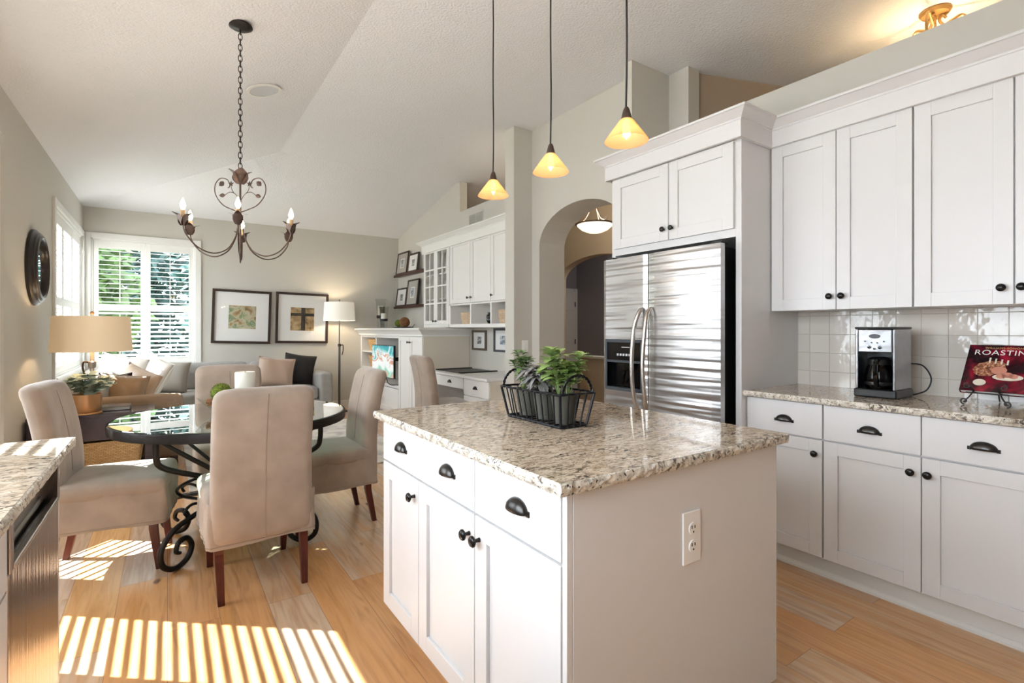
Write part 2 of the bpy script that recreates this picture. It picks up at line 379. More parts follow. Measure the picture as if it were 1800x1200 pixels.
blotch_mat('book_red', [(0.42, (30, 14, 20)), (0.54, (84, 16, 32)), (0.68, (168, 22, 48))], 12, 0.25, 3)
blotch_mat('roast_meat', [(0.35, (84, 44, 32)), (0.5, (160, 92, 62)), (0.62, (214, 168, 132))], 120, 0.5, 4)

# ------------------------------------------------------------------ mesh builder
OFF = {}
class MB:
    def __init__(self): self.bm = bmesh.new()
    def box(self, x0, x1, y0, y1, z0, z1):
        bm = self.bm
        x0, x1 = min(x0, x1), max(x0, x1); y0, y1 = min(y0, y1), max(y0, y1); z0, z1 = min(z0, z1), max(z0, z1)
        v = [bm.verts.new(p) for p in ((x0, y0, z0), (x1, y0, z0), (x1, y1, z0), (x0, y1, z0), (x0, y0, z1), (x1, y0, z1), (x1, y1, z1), (x0, y1, z1))]
        for f in ((0, 3, 2, 1), (4, 5, 6, 7), (0, 1, 5, 4), (1, 2, 6, 5), (2, 3, 7, 6), (3, 0, 4, 7)): bm.faces.new([v[i] for i in f])
        return self
    def obox(self, c, sx, sy, sz, rot):
        """box centred at c, turned by rot (Euler tuple or Matrix)"""
        R = Euler(rot).to_matrix() if not isinstance(rot, Matrix) else rot
        n0 = len(self.bm.verts)
        self.box(-sx / 2, sx / 2, -sy / 2, sy / 2, -sz / 2, sz / 2)
        self.bm.verts.ensure_lookup_table()
        for v in self.bm.verts[n0:]: v.co = R @ v.co + Vector(c)
        return self
    def poly(self, pts):
        self.bm.faces.new([self.bm.verts.new(p) for p in pts]); return self
    def prism(self, pts, d):
        """closed outline pts (3-D, planar) pushed along vector d"""
        bm = self.bm; d = Vector(d)
        a = [bm.verts.new(p) for p in pts]; b = [bm.verts.new(Vector(p) + d) for p in pts]
        n = len(pts)
        bm.faces.new(a[::-1]); bm.faces.new(b)
        for i in range(n): bm.faces.new((a[i], a[(i + 1) % n], b[(i + 1) % n], b[i]))
        return self
    def tube(self, pts, r, seg=8, caps=True, closed=False):
        bm = self.bm; pts = [Vector(p) for p in pts]; n = len(pts)
        rs = r if isinstance(r, (list, tuple)) else [r] * n
        rings = []; up = None
        for i, p in enumerate(pts):
            if closed: t = (pts[(i + 1) % n] - pts[i - 1]).normalized()
            elif i == 0: t = (pts[1] - pts[0]).normalized()
            elif i == n - 1: t = (pts[-1] - pts[-2]).normalized()
            else:
                t = (pts[i + 1] - pts[i - 1])
                t = t.normalized() if t.length > 1e-9 else (pts[i + 1] - pts[i]).normalized()
            if up is None:
                up = Vector((0, 0, 1)) if abs(t.z) < 0.9 else Vector((1, 0, 0))
            u = (up - t * up.dot(t))
            if u.length < 1e-6: u = t.orthogonal()
            u.normalize(); w = t.cross(u); up = u
            rings.append([bm.verts.new(p + (u * math.cos(2 * PI * k / seg) + w * math.sin(2 * PI * k / seg)) * rs[i]) for k in range(seg)])
        m = n if closed else n - 1
        for i in range(m):
            A, B = rings[i], rings[(i + 1) % n]
            for k in range(seg): bm.faces.new((A[k], A[(k + 1) % seg], B[(k + 1) % seg], B[k]))
        if caps and not closed:
            bm.faces.new(rings[0][::-1]); bm.faces.new(rings[-1])
        return self
    def lathe(self, prof, c=(0, 0, 0), seg=32, M=None, close=False):
        """prof: (radius, z) list; M optional 3x3 turning the axis"""
        bm = self.bm; c = Vector(c); rings = []
        for r, z in prof:
            if r < 1e-6:
                p = Vector((0, 0, z)); rings.append([bm.verts.new((M @ p if M else p) + c)])
            else:
                ring = []
                for k in range(seg):
                    p = Vector((r * math.cos(2 * PI * k / seg), r * math.sin(2 * PI * k / seg), z))
                    ring.append(bm.verts.new((M @ p if M else p) + c))
                rings.append(ring)
        m = len(rings) if close else len(rings) - 1
        for i in range(m):
            A, B = rings[i], rings[(i + 1) % len(rings)]
            if len(A) == 1 and len(B) == 1: continue
            if len(A) == 1:
                for k in range(seg): bm.faces.new((A[0], B[(k + 1) % seg], B[k]))
            elif len(B) == 1:
                for k in range(seg): bm.faces.new((A[k], A[(k + 1) % seg], B[0]))
            else:
                for k in range(seg): bm.faces.new((A[k], A[(k + 1) % seg], B[(k + 1) % seg], B[k]))
        return self
    def blob(self, c, r, sub=2, sc=(1, 1, 1), R=None):
        n0 = len(self.bm.verts)
        bmesh.ops.create_icosphere(self.bm, subdivisions=sub, radius=r)
        self.bm.verts.ensure_lookup_table()
        for v in self.bm.verts[n0:]:
            p = Vector((v.co.x * sc[0], v.co.y * sc[1], v.co.z * sc[2]))
            v.co = (R @ p if R else p) + Vector(c)
        return self
    def leaf(self, base, direction, normal, length, width, curl=0.2, fold=0.15, tip=0.5):
        bm = self.bm
        d = Vector(direction).normalized(); nn = Vector(normal); nn = (nn - d * nn.dot(d))
        if nn.length < 1e-4: nn = d.orthogonal()
        nn.normalize(); s = d.cross(nn)
        st = [(0, 0), (0.2, 0.62), (0.45, 1.0), (0.72, 0.72), (1, 0)]
        L = []; C = []; Rr = []
        for t, w in st:
            p = Vector(base) + d * length * t - nn * curl * length * t * t
            C.append(bm.verts.new(p))
            if 0 < w:
                L.append(bm.verts.new(p + s * width * 0.5 * w + nn * fold * width * w)); Rr.append(bm.verts.new(p - s * width * 0.5 * w + nn * fold * width * w))
            else: L.append(None); Rr.append(None)
        for i in range(4):
            if L[i] is None: bm.faces.new((C[i], C[i + 1], L[i + 1])); bm.faces.new((C[i], Rr[i + 1], C[i + 1]))
            elif L[i + 1] is None: bm.faces.new((C[i], C[i + 1], L[i])); bm.faces.new((C[i], Rr[i], C[i + 1]))
            else: bm.faces.new((C[i], C[i + 1], L[i + 1], L[i])); bm.faces.new((C[i], Rr[i], Rr[i + 1], C[i + 1]))
        return self
    def move(self, f):
        for v in self.bm.verts: v.co = Vector(f(v.co))
        return self
    def build(self, name, m, parent=None, smooth=False, bevel=0.0, bseg=2, sub=0, at=None, keep_normals=False, auto=40):
        bm = self.bm
        if not keep_normals: bmesh.ops.recalc_face_normals(bm, faces=bm.faces)
        if parent is not None: off = OFF[parent.name]
        elif at is not None: off = Vector(at)
        else:
            xs = [v.co for v in bm.verts]
            off = Vector(((min(p.x for p in xs) + max(p.x for p in xs)) / 2, (min(p.y for p in xs) + max(p.y for p in xs)) / 2, min(p.z for p in xs)))
        bmesh.ops.translate(bm, verts=bm.verts, vec=-off)
        me = bpy.data.meshes.new(name); bm.to_mesh(me); bm.free()
        o = bpy.data.objects.new(name, me); COL.objects.link(o)
        if parent is not None: o.parent = parent
        else: o.location = off
        OFF[o.name] = off
        ms = m if isinstance(m, (list, tuple)) else [m]
        for q in ms: me.materials.append(MATS[q])
        if smooth:
            for p in me.polygons: p.use_smooth = True
            if auto and auto < 180:
                try: me.set_sharp_from_angle(angle=rad(auto))
                except Exception: pass
        if bevel:
            md = o.modifiers.new('bevel', 'BEVEL'); md.width = bevel; md.segments = bseg; md.limit_method = 'ANGLE'; md.angle_limit = rad(35)
        if sub:
            md = o.modifiers.new('subdivision', 'SUBSURF'); md.levels = sub; md.render_levels = sub
        return o

def thing(name, label, cat, loc, group=None, kind=None):
    o = bpy.data.objects.new(name, None); COL.objects.link(o); o.location = loc
    o.empty_display_size = 0.05
    OFF[o.name] = Vector(loc)
    if kind: o['kind'] = kind
    if label: o['label'] = label
    if cat: o['category'] = cat
    if group: o['group'] = group
    return o
def tag(o, label, cat, group=None, kind=None):
    o['label'] = label; o['category'] = cat
    if group: o['group'] = group
    if kind: o['kind'] = kind
    return o
def struct(o, label=None):
    o['kind'] = 'structure'
    if label: o['label'] = label
    return o
def dup(root, loc, rotz=0, label=None, group=None):
    r = root.copy(); COL.objects.link(r); r.location = loc; r.rotation_euler = (0, 0, rotz)
    if label: r['label'] = label
    if group: r['group'] = group
    for ch in list(root.children):
        c = ch.copy(); COL.objects.link(c); c.parent = r
        for g in list(ch.children):
            d = g.copy(); COL.objects.link(d); d.parent = c
    return r
def arc(c, r, a0, a1, n, u, w):
    """points of an arc in the plane of unit vectors u, w (degrees)"""
    c = Vector(c); u = Vector(u); w = Vector(w)
    return [c + u * r * math.cos(rad(a0 + (a1 - a0) * i / (n - 1))) + w * r * math.sin(rad(a0 + (a1 - a0) * i / (n - 1))) for i in range(n)]
def catmull(P, k=6):
    P = [Vector(p) for p in P]; out = []
    for i in range(len(P) - 1):
        p0 = P[max(i - 1, 0)]; p1 = P[i]; p2 = P[i + 1]; p3 = P[min(i + 2, len(P) - 1)]
        for j in range(k):
            t = j / k
            out.append(0.5 * ((2 * p1) + (p2 - p0) * t + (2 * p0 - 5 * p1 + 4 * p2 - p3) * t * t + (3 * p1 - p0 - 3 * p2 + p3) * t ** 3))
    out.append(P[-1]); return out
def point_light(name, loc, watts, color=(1.0, 0.82, 0.6), r=0.03):
    d = bpy.data.lights.new(name, 'POINT'); d.energy = watts; d.color = color; d.shadow_soft_size = r
    o = bpy.data.objects.new(name, d); COL.objects.link(o); o.location = loc
    return o

# beach-from-above picture on the screen: sand at the bottom, foam in the middle, turquoise water on top
def screen_mat():
    m = MATS['screen_sea']; nt = m.node_tree; n = nt.nodes; l = nt.links
    b = n['Principled BSDF']; tc = n.new('ShaderNodeTexCoord'); sp = n.new('ShaderNodeSeparateXYZ'); l.new(tc.outputs['Object'], sp.inputs[0])
    ns = n.new('ShaderNodeTexNoise'); ns.inputs['Scale'].default_value = 5; ns.inputs['Detail'].default_value = 7; ns.inputs['Distortion'].default_value = 1.0; l.new(tc.outputs['Object'], ns.inputs['Vector'])
    a = n.new('ShaderNodeMath'); a.operation = 'MULTIPLY_ADD'; a.inputs[1].default_value = 1.5; a.inputs[2].default_value = -0.27; l.new(sp.outputs['Z'], a.inputs[0])
    c = n.new('ShaderNodeMath'); c.operation = 'MULTIPLY_ADD'; c.inputs[1].default_value = 0.9; l.new(ns.outputs['Fac'], c.inputs[0]); l.new(a.outputs[0], c.inputs[2])
    r = ramp(n, [(0.16, lin((222, 186, 160))), (0.30, lin((150, 214, 190))), (0.42, lin((240, 250, 246))), (0.55, lin((250, 250, 248))), (0.62, lin((206, 130, 84))), (0.66, lin((240, 248, 246))), (0.80, lin((70, 186, 190))), (0.95, lin((20, 140, 160)))])
    l.new(c.outputs[0], r.inputs[0])
    l.new(r.outputs[0], b.inputs['Emission Color'])
screen_mat()
# ================================================================== ROOM SHELL
XR, YF, XL = 3.25, 8.2, -0.87
ZC, RX, RY = 3.24, 1.035, 6.14
struct(MB().box(-1.75, 7.6, -4.2, 8.35, -0.12, 0).build('floor', 'oak_floor', at=(0, 0, 0)))

def grid_wall(ua, ub, za, zb, holes):
    us = sorted({ua, ub, *[h[0] for h in holes], *[h[1] for h in holes]}); zs = sorted({za, zb, *[h[2] for h in holes], *[h[3] for h in holes]})
    out = []
    for i in range(len(us) - 1):
        for j in range(len(zs) - 1):
            cu, cz = (us[i] + us[i + 1]) / 2, (zs[j] + zs[j + 1]) / 2
            if not any(h[0] < cu < h[1] and h[2] < cz < h[3] for h in holes): out.append((us[i], us[i + 1], zs[j], zs[j + 1]))
    return out
def wallX(name, x0, x1, ya, yb, za, zb, holes=(), m='wall_paint'):
    b = MB()
    for u0, u1, z0, z1 in grid_wall(ya, yb, za, zb, holes): b.box(x0, x1, u0, u1, z0, z1)
    return struct(b.build(name, m))
def wallY(name, y0, y1, xa, xb, za, zb, holes=(), m='wall_paint'):
    b = MB()
    for u0, u1, z0, z1 in grid_wall(xa, xb, za, zb, holes): b.box(u0, u1, y0, y1, z0, z1)
    return struct(b.build(name, m))

WF = (-0.79, 0.315, 0.80, 2.40)           # far window opening
WL = (6.25, 8.10, 0.80, 2.40)             # left window opening (over the sofa)
WK = (-0.2, 1.75, 1.02, 2.36)             # added window, out of frame, sized for light from the left
wallY('wall_far', YF, YF + 0.15, XL - 0.15, 3.36, -0.02, 3.35, [WF])
wallX('wall_left', XL - 0.15, XL, 4.53, YF, -0.02, 3.35, [WL])
wallX('wall_left_kitchen', XL - 0.15, XL, -4.2, 2.25, -0.02, 3.35, [WK])
wallX('wall_left_header', XL - 0.15, XL, 2.25, 4.53, 2.50, 3.35)
wallY('wall_rear', -4.3, -4.2, XL - 0.15, 3.36, -0.02, 3.35)
# breakfast bay: angled return, main bay, near return
BU = Vector((-0.755, -0.656, 0)); BN = Vector((0.656, -0.755, 0)); BO = Vector((XL, 4.53, 0))
def frame_map(O, U, N): return lambda p: Vector(O) + Vector(U) * p.x + Vector(N) * p.y + Vector((0, 0, 1)) * p.z
b = MB()
for u0, u1, z0, z1 in grid_wall(0, 0.80, -0.02, 2.75, [(0.10, 0.70, 0.75, 2.35)]): b.box(u0, u1, -0.14, 0, z0, z1)
b.move(frame_map(BO, BU, BN)); struct(b.build('wall_bay_angled', 'wall_paint'))
wallX('wall_bay', -1.61, -1.47, 2.25, 4.02, -0.02, 2.75, [(2.75, 3.97, 0.75, 2.55)])
wallY('wall_bay_near', 2.11, 2.25, -1.61, XL, -0.02, 2.75)
struct(MB().box(-1.75, XL - 0.15, 2.1, 4.6, 2.72, 2.8).build('ceiling_bay', 'ceiling_paint'))

# living-room / pantry side
wallX('wall_right', XR, XR + 0.11, 6.01, YF, -0.02, 3.35)
wallX('wall_right_desk', XR, XR + 0.11, 4.22, 6.01, -0.02, 2.83)
wallX('wall_right_kitchen', XR, XR + 0.11, -4.2, 2.58, -0.02, 2.80)
wallY('wall_column', 4.07, 4.225, 2.80, 3.36, -0.02, 3.3)
wallY('wall_stub', 2.58, 2.66, 2.83, 3.36, -0.02, 3.3)
wallX('wall_stub_return', XR, XR + 0.13, 2.40, 2.58, 2.80, 3.3)

def arch_wall(name, x0, x1, ya, yb, zt, yc, w, zs, h, m, n=28):
    """wall in the YZ plane with an arched doorway centred at yc"""
    b = MB(); bm = b.bm
    b.box(x0, x1, ya, yc - w, -0.02, zt); b.box(x0, x1, yc + w, yb, -0.02, zt)
    A = [(yc - w * math.cos(PI * i / n), zs + h * math.sin(PI * i / n)) for i in range(n + 1)]
    for i in range(n):
        (p, q), (r, s) = A[i], A[i + 1]
        v = [bm.verts.new(c) for c in ((x0, p, q), (x0, r, s), (x0, r, zt), (x0, p, zt), (x1, p, q), (x1, r, s), (x1, r, zt), (x1, p, zt))]
        for f in ((0, 1, 2, 3), (4, 7, 6, 5), (0, 4, 5, 1), (3, 2, 6, 7)): bm.faces.new([v[k] for k in f])
    return struct(b.build(name, m))
arch_wall('wall_pantry', 3.02, 3.34, 2.66, 4.07, 3.3, 3.39, 0.56, 2.07, 0.325, 'wall_paint')
# the hall and the grey room behind the arch
arch_wall('wall_hall', 5.10, 5.25, 2.66, 8.0, 3.3, 5.35, 0.82, 2.02, 0.31, 'wall_tan')
struct(MB().box(5.25, 7.3, 2.66, 8.3, 2.80, 2.9).build('ceiling_hall', 'wall_tan'))
wallY('wall_hall_near', 2.56, 2.66, 3.36, 7.3, -0.02, 3.3, m='wall_tan')
wallY('wall_hall_far', 8.0, 8.1, 3.36, 5.25, -0.02, 3.3, m='wall_tan')
wallX('wall_grey_room', 7.1, 7.2, 2.66, 8.1, -0.02, 2.8, m='wall_grey')
wallY('wall_grey_room_far', 8.0, 8.1, 5.25, 7.1, -0.02, 2.8, m='wall_grey')
b = MB(); b.box(0, 3.6, -0.1, 0, 2.7, 3.3); b.box(0, 3.6, -0.1, 0, -0.02, 2.7)
b.move(frame_map((3.38, 2.44, 0), Vector((0.943, -0.332, 0)), Vector((-0.332, -0.943, 0)))); struct(b.build('wall_divider', 'wall_brown'))
wallX('wall_side_room', 6.8, 6.9, -4.2, 2.6, -0.02, 3.3, m='wall_tan')
wallY('wall_side_room_near', -4.2, -4.1, 3.36, 6.9, -0.02, 3.3, m='wall_tan')
b = MB().box(5.5, 5.62, 4.0, 6.12, 0, 0.80); struct(b.build('wall_low', 'wall_tan'))
struct(MB().box(5.44, 5.68, 3.95, 6.17, 0.80, 0.835).build('trim_1', 'trim_white', bevel=0.008))

def slab(name, pts, t=0.1):
    b = MB(); b.prism(pts, (0, 0, t)); return struct(b.build(name, 'ceiling_paint', at=(0, 0, 0)))
zl = lambda x: 2.79 + (ZC - 2.79) * (x - XL) / (RX - XL)
zf = lambda y: ZC - (ZC - 2.80) * (y - RY) / (YF - RY)
slab('ceiling', [(RX, -4.2, ZC), (7.0, -4.2, ZC), (7.0, RY, ZC), (RX, RY, ZC)])
slab('ceiling_left', [(XL, -4.2, 2.79), (RX, -4.2, ZC), (RX, RY, ZC), (XL, YF, 2.79)])
slab('ceiling_far', [(XL, YF, 2.79), (RX, RY, ZC), (7.0, RY, ZC), (7.0, YF, 2.80)])

# baseboards
def baseboard(name, x0, x1, y0, y1):
    b = MB().box(x0, x1, y0, y1, 0, 0.12); struct(b.build(name, 'trim_white', bevel=0.004))
baseboard('baseboard_far', XL, 2.59, YF - 0.015, YF)
baseboard('baseboard_left', XL, XL + 0.015, 4.53, YF - 0.015)
baseboard('baseboard_right', 3.005, 3.02, 3.96, 4.07)
baseboard('baseboard_column', 2.785, 2.80, 4.06, 4.235)

# ------------------------------------------------------------------ windows with louvred shutters
def make_window(name, O, U, N, w, z0, z1, npan, mid, tilt_lo, tilt_hi, pitch=0.058, lw=0.055, casing=0.07, depth=0.1, mr=0.042, smid=True, rod=True):
    """O: floor point at the start of the opening on the inner wall face, U along it, N into the room"""
    F = frame_map(O, U, N)
    b = MB()
    b.box(-casing, 0, 0, 0.022, z0 - casing, z1 + casing); b.box(w, w + casing, 0, 0.022, z0 - casing, z1 + casing)
    b.box(0, w, 0, 0.022, z1, z1 + casing); b.box(0, w, 0, 0.034, z0 - casing, z0)
    for (a, c, d, e) in ((-0.001, 0.018, z0, z1), (w - 0.018, w + 0.001, z0, z1)): b.box(a, c, -depth, 0.0, d, e)
    b.box(0, w, -depth, 0, z1 - 0.018, z1 + 0.001); b.box(0, w, -depth, 0, z0 - 0.001, z0 + 0.018)
    b.move(F); root = b.build(name, 'trim_white', bevel=0.003); struct(root)
    b = MB().box(0.01, w - 0.01, -0.118, -0.112, z0, z1); b.move(F); b.build('pane', 'window_glass', parent=root)
    b = MB()
    k = max(1, npan // 2) if npan > 1 else 1
    for i in range(npan + 1):
        u = w * i / npan; b.box(u - 0.02, u + 0.02, -0.14, -0.1, z0, z1)
    b.box(0, w, -0.14, -0.1, z0, z0 + 0.04); b.box(0, w, -0.14, -0.1, z1 - 0.04, z1)
    if smid: b.box(0, w, -0.14, -0.1, mid - 0.02, mid + 0.02)
    b.move(F); b.build('sash', 'trim_white', parent=root)
    pw = (w - 0.036) / npan; st = 0.05; rl = 0.10
    for i in range(npan):
        u0 = 0.018 + i * pw + 0.002; u1 = u0 + pw - 0.004
        b = MB()
        b.box(u0, u0 + st, -0.045, -0.015, z0 + 0.018, z1 - 0.018); b.box(u1 - st, u1, -0.045, -0.015, z0 + 0.018, z1 - 0.018)
        b.box(u0 + st, u1 - st, -0.045, -0.015, z0 + 0.018, z0 + 0.018 + rl * 0.7); b.box(u0 + st, u1 - st, -0.045, -0.015, z1 - 0.018 - rl, z1 - 0.018)
        if mr > 0: b.box(u0 + st, u1 - st, -0.045, -0.015, mid - mr, mid + mr)
        b.move(F); p = b.build('shutter_panel', 'shutter_white', parent=root, bevel=0.003)
        for (za, zb, T) in ((z0 + 0.018 + rl * 0.7, mid - mr, tilt_lo), (mid + mr, z1 - 0.018 - rl, tilt_hi)) if mr > 0 else ((z0 + 0.018 + rl * 0.7, z1 - 0.018 - rl, tilt_lo),):
            b = MB(); n = max(1, round((zb - za) / pitch)); q = (zb - za) / n
            c, s = math.cos(rad(T)), math.sin(rad(T))
            for k2 in range(n):
                zc = za + (k2 + 0.5) * q; t = 0.0035; h = lw / 2
                prof = [(-h * c, h * s), (-h * c * 0.3 + t * s, h * s * 0.3 + t * c), (h * c * 0.3 + t * s, -h * s * 0.3 + t * c), (h * c, -h * s), (h * c * 0.3 - t * s, -h * s * 0.3 - t * c), (-h * c * 0.3 - t * s, h * s * 0.3 - t * c)]
                b.prism([(u0 + st + 0.001, -0.03 + y, zc + z) for y, z in prof], (u1 - u0 - 2 * st - 0.002, 0, 0))
            b.move(F); b.build('louvers', 'shutter_white', parent=p)
            if not rod: continue
            b = MB().box((u0 + u1) / 2 - 0.005, (u0 + u1) / 2 + 0.005, -0.03 + lw / 2 * c, -0.03 + lw / 2 * c + 0.008, za + 0.02, zb - 0.02)
            b.move(F); b.build('tilt_rod', 'shutter_white', parent=p)
    return root
make_window('window_1', (WF[0], YF, 0), (1, 0, 0), (0, -1, 0), WF[1] - WF[0], WF[2], WF[3], 2, 1.53, 26, 3)
make_window('window_2', (XL, WL[0], 0), (0, 1, 0), (1, 0, 0), WL[1] - WL[0], WL[2], WL[3], 3, 1.53, 28, 28, lw=0.046)
make_window('window_3', BO + BU * 0.10, BU, BN, 0.60, 0.75, 2.35, 1, 1.93, 28, 28)
make_window('window_4', (-1.47, 2.75, 0), (0, 1, 0), (1, 0, 0), 1.22, 0.75, 2.55, 2, 1.93, 28, 28, mr=0, smid=False, rod=False)
# added light window: plain frame, out of the picture
b = MB(); F = frame_map((XL, WK[0], 0), (0, 1, 0), (1, 0, 0)); w = WK[1] - WK[0]
for a, c, d, e in ((-0.06, 0, 0.96, 2.42), (w, w + 0.06, 0.96, 2.42), (0, w, 2.36, 2.42), (0, w, 0.96, 1.02)): b.box(a, c, 0, 0.02, d, e)
b.box(w / 3 - 0.02, w / 3 + 0.02, -0.1, -0.05, 1.02, 2.36); b.box(2 * w / 3 - 0.02, 2 * w / 3 + 0.02, -0.1, -0.05, 1.02, 2.36)
b.move(F); o = struct(b.build('window_added', 'trim_white'))
b = MB().box(0, w, -0.09, -0.084, 1.02, 2.36); b.move(F); b.build('pane', 'window_glass', parent=o)

# panel door in the grey room behind the arches
b = MB(); b.box(6.20, 6.28, 7.985, 8.0, 0, 2.10); b.box(7.02, 7.10, 7.97, 8.0, 0, 2.10); b.box(6.28, 7.02, 7.985, 8.0, 2.03, 2.10)
struct(b.build('trim_2', 'trim_white', bevel=0.004))
b = MB(); b.box(6.28, 7.02, 7.96, 7.985, 0.01, 2.03)
d = struct(b.build('door_1', 'trim_white'))
b = MB()
for xa, xb in ((6.36, 6.61), (6.69, 6.94)):
    for za, zb in ((0.25, 0.85), (0.98, 1.55), (1.65, 1.92)): b.box(xa, xb, 7.948, 7.962, za, zb)
b.build('door_panels', 'trim_white', parent=d, bevel=0.01)
b = MB()
for z in (1.77, 1.0, 0.25): b.tube([(7.015, 7.95, z - 0.05), (7.015, 7.95, z + 0.05)], 0.01)
b.build('hinges', 'pull_metal', parent=d)

# glazed tile between worktop and wall cabinets
b = MB().box(XR - 0.008, XR, 0.18, 1.60, 0.914, 1.355)
struct(b.build('trim_3', 'glazed_tile', at=(XR, 0.9715 - 0.221, 0.888)), 'square glazed off-white wall tiles')

# outdoors: lawn and trees seen through the louvres, plus unseen paving
struct(MB().box(-14, -1.76, -6, 9, -0.3, -0.2).build('ground_bounce', 'bounce_paving'))  # unseen pale paving added to bounce sunlight up to the ceiling
tag(MB().box(-14, 12, 9.05, 30, -0.32, -0.208).build('lawn', 'grass'), 'green lawn outside the far window', 'lawn')
def tree(loc, h, r, m, label, seed, n=2600):
    rnd = random.Random(seed); t = thing('garden_tree', label, 'tree', loc, None)
    x, y, z = loc
    b = MB(); b.tube([(x, y, z - 0.008), (x + 0.05, y, z + h * 0.5), (x, y + 0.05, z + h * 0.8)], [0.12, 0.08, 0.03]); b.build('trunk', 'bark', parent=t)
    b = MB()
    for _ in range(n):
        u = rnd.random() * 2 * PI; ph = math.acos(rnd.uniform(-1, 1)); rr = rnd.random() ** 0.35
        lump = 1 + 0.25 * math.sin(u * 3 + seed) * math.sin(ph * 4)
        p = Vector((x + r * rr * lump * math.sin(ph) * math.cos(u), y + r * rr * lump * math.sin(ph) * math.sin(u), z + 0.2 + h * 0.5 + h * 0.48 * rr * math.cos(ph)))
        q = Vector((rnd.gauss(0, 1), rnd.gauss(0, 1), rnd.gauss(0, 0.6))).normalized(); s = q.orthogonal().normalized(); a = rnd.uniform(0.10, 0.17)
        b.poly([p - q * a, p + s * a * 0.5, p + q * a, p - s * a * 0.5])
    b.build('foliage', m, parent=t, keep_normals=True)
tree((-1.55, 11.0, -0.2), 4.4, 1.15, 'tree_leaf', 'bushy green tree seen through left half of far window', 1, 3200)
tree((1.25, 12.0, -0.2), 4.6, 1.15, 'tree_leaf_blue', 'dark blue-green tree seen through right half of far window', 2, 3200)
tree((-4.4, 12.6, -0.2), 5.0, 1.2, 'tree_leaf_blue', 'dark tree left of the bushy green one', 3)
tree((3.6, 14.6, -0.2), 4.0, 1.2, 'tree_leaf', 'farther green tree at right edge of far window', 4, 1800)
tree((-0.3, 14.6, -0.2), 5.6, 1.4, 'tree_leaf_blue', 'tallest tree at the back of the garden', 5, 3600)
# ================================================================== KITCHEN
def shaker(b, ax, face, sgn, a0, a1, z0, z1, rail=0.062, th=0.02, rec=0.011):
    """shaker door on plane ax ('x' or 'y') = face, facing sgn; a0..a1 across, z0..z1 up"""
    f0, f1 = (face, face - sgn * th); r0 = face - sgn * rec
    def bx(c0, c1, d0, d1, e0, e1):
        if ax == 'x': b.box(e0, e1, c0, c1, d0, d1)
        else: b.box(c0, c1, e0, e1, d0, d1)
    bx(a0, a0 + rail, z0, z1, f0, f1); bx(a1 - rail, a1, z0, z1, f0, f1)
    bx(a0 + rail, a1 - rail, z0, z0 + rail, f0, f1); bx(a0 + rail, a1 - rail, z1 - rail, z1, f0, f1)
    bx(a0 + rail, a1 - rail, z0 + rail, z1 - rail, r0, f1)
    return b
AX = {'-x': Matrix(((0, 0, -1), (0, 1, 0), (1, 0, 0))), '-y': Matrix(((1, 0, 0), (0, 0, -1), (0, 1, 0)))}
def knob(parent, p, axis='-x', m='knob_dark', s=1.0):
    b = MB(); prof = [(0.007 * s, 0), (0.006 * s, 0.004), (0.005 * s, 0.014 * s), (0.010 * s, 0.017 * s), (0.0165 * s, 0.022 * s), (0.0165 * s, 0.026 * s), (0.012 * s, 0.031 * s), (0, 0.033 * s)]
    b.lathe(prof, p, 20, AX[axis]); return b.build('knob', m, parent=parent, smooth=True, auto=80)
def cup_pull(parent, p, m='pull_metal', w=0.088):
    """half-dome bin pull on a face looking to -x"""
    b = MB(); bm = b.bm; nu, nv = 14, 6; h = 0.034; d = 0.024; R = []
    for i in range(nu + 1):
        a = PI * i / nu; row = []
        for j in range(nv + 1):
            e = PI / 2 * j / nv
            row.append(bm.verts.new((p[0] - d * math.sin(a) ** 0.8 * math.sin(e) - 0.001, p[1] + w / 2 * math.cos(a), p[2] + h * math.sin(a) ** 0.9 * math.cos(e) * (1.0 if j < nv else 1.0))))
        R.append(row)
    for i in range(nu):
        for j in range(nv): bm.faces.new((R[i][j], R[i + 1][j], R[i + 1][j + 1], R[i][j + 1]))
    for s in (-1, 1): b.box(p[0] - 0.004, p[0], p[1] + s * w / 2 - 0.006, p[1] + s * w / 2 + 0.006, p[2] - 0.004, p[2] + 0.010)
    o = b.build('cup_pull', m, parent=parent, smooth=True, auto=70)
    md = o.modifiers.new('solid', 'SOLIDIFY'); md.thickness = 0.002
    return o
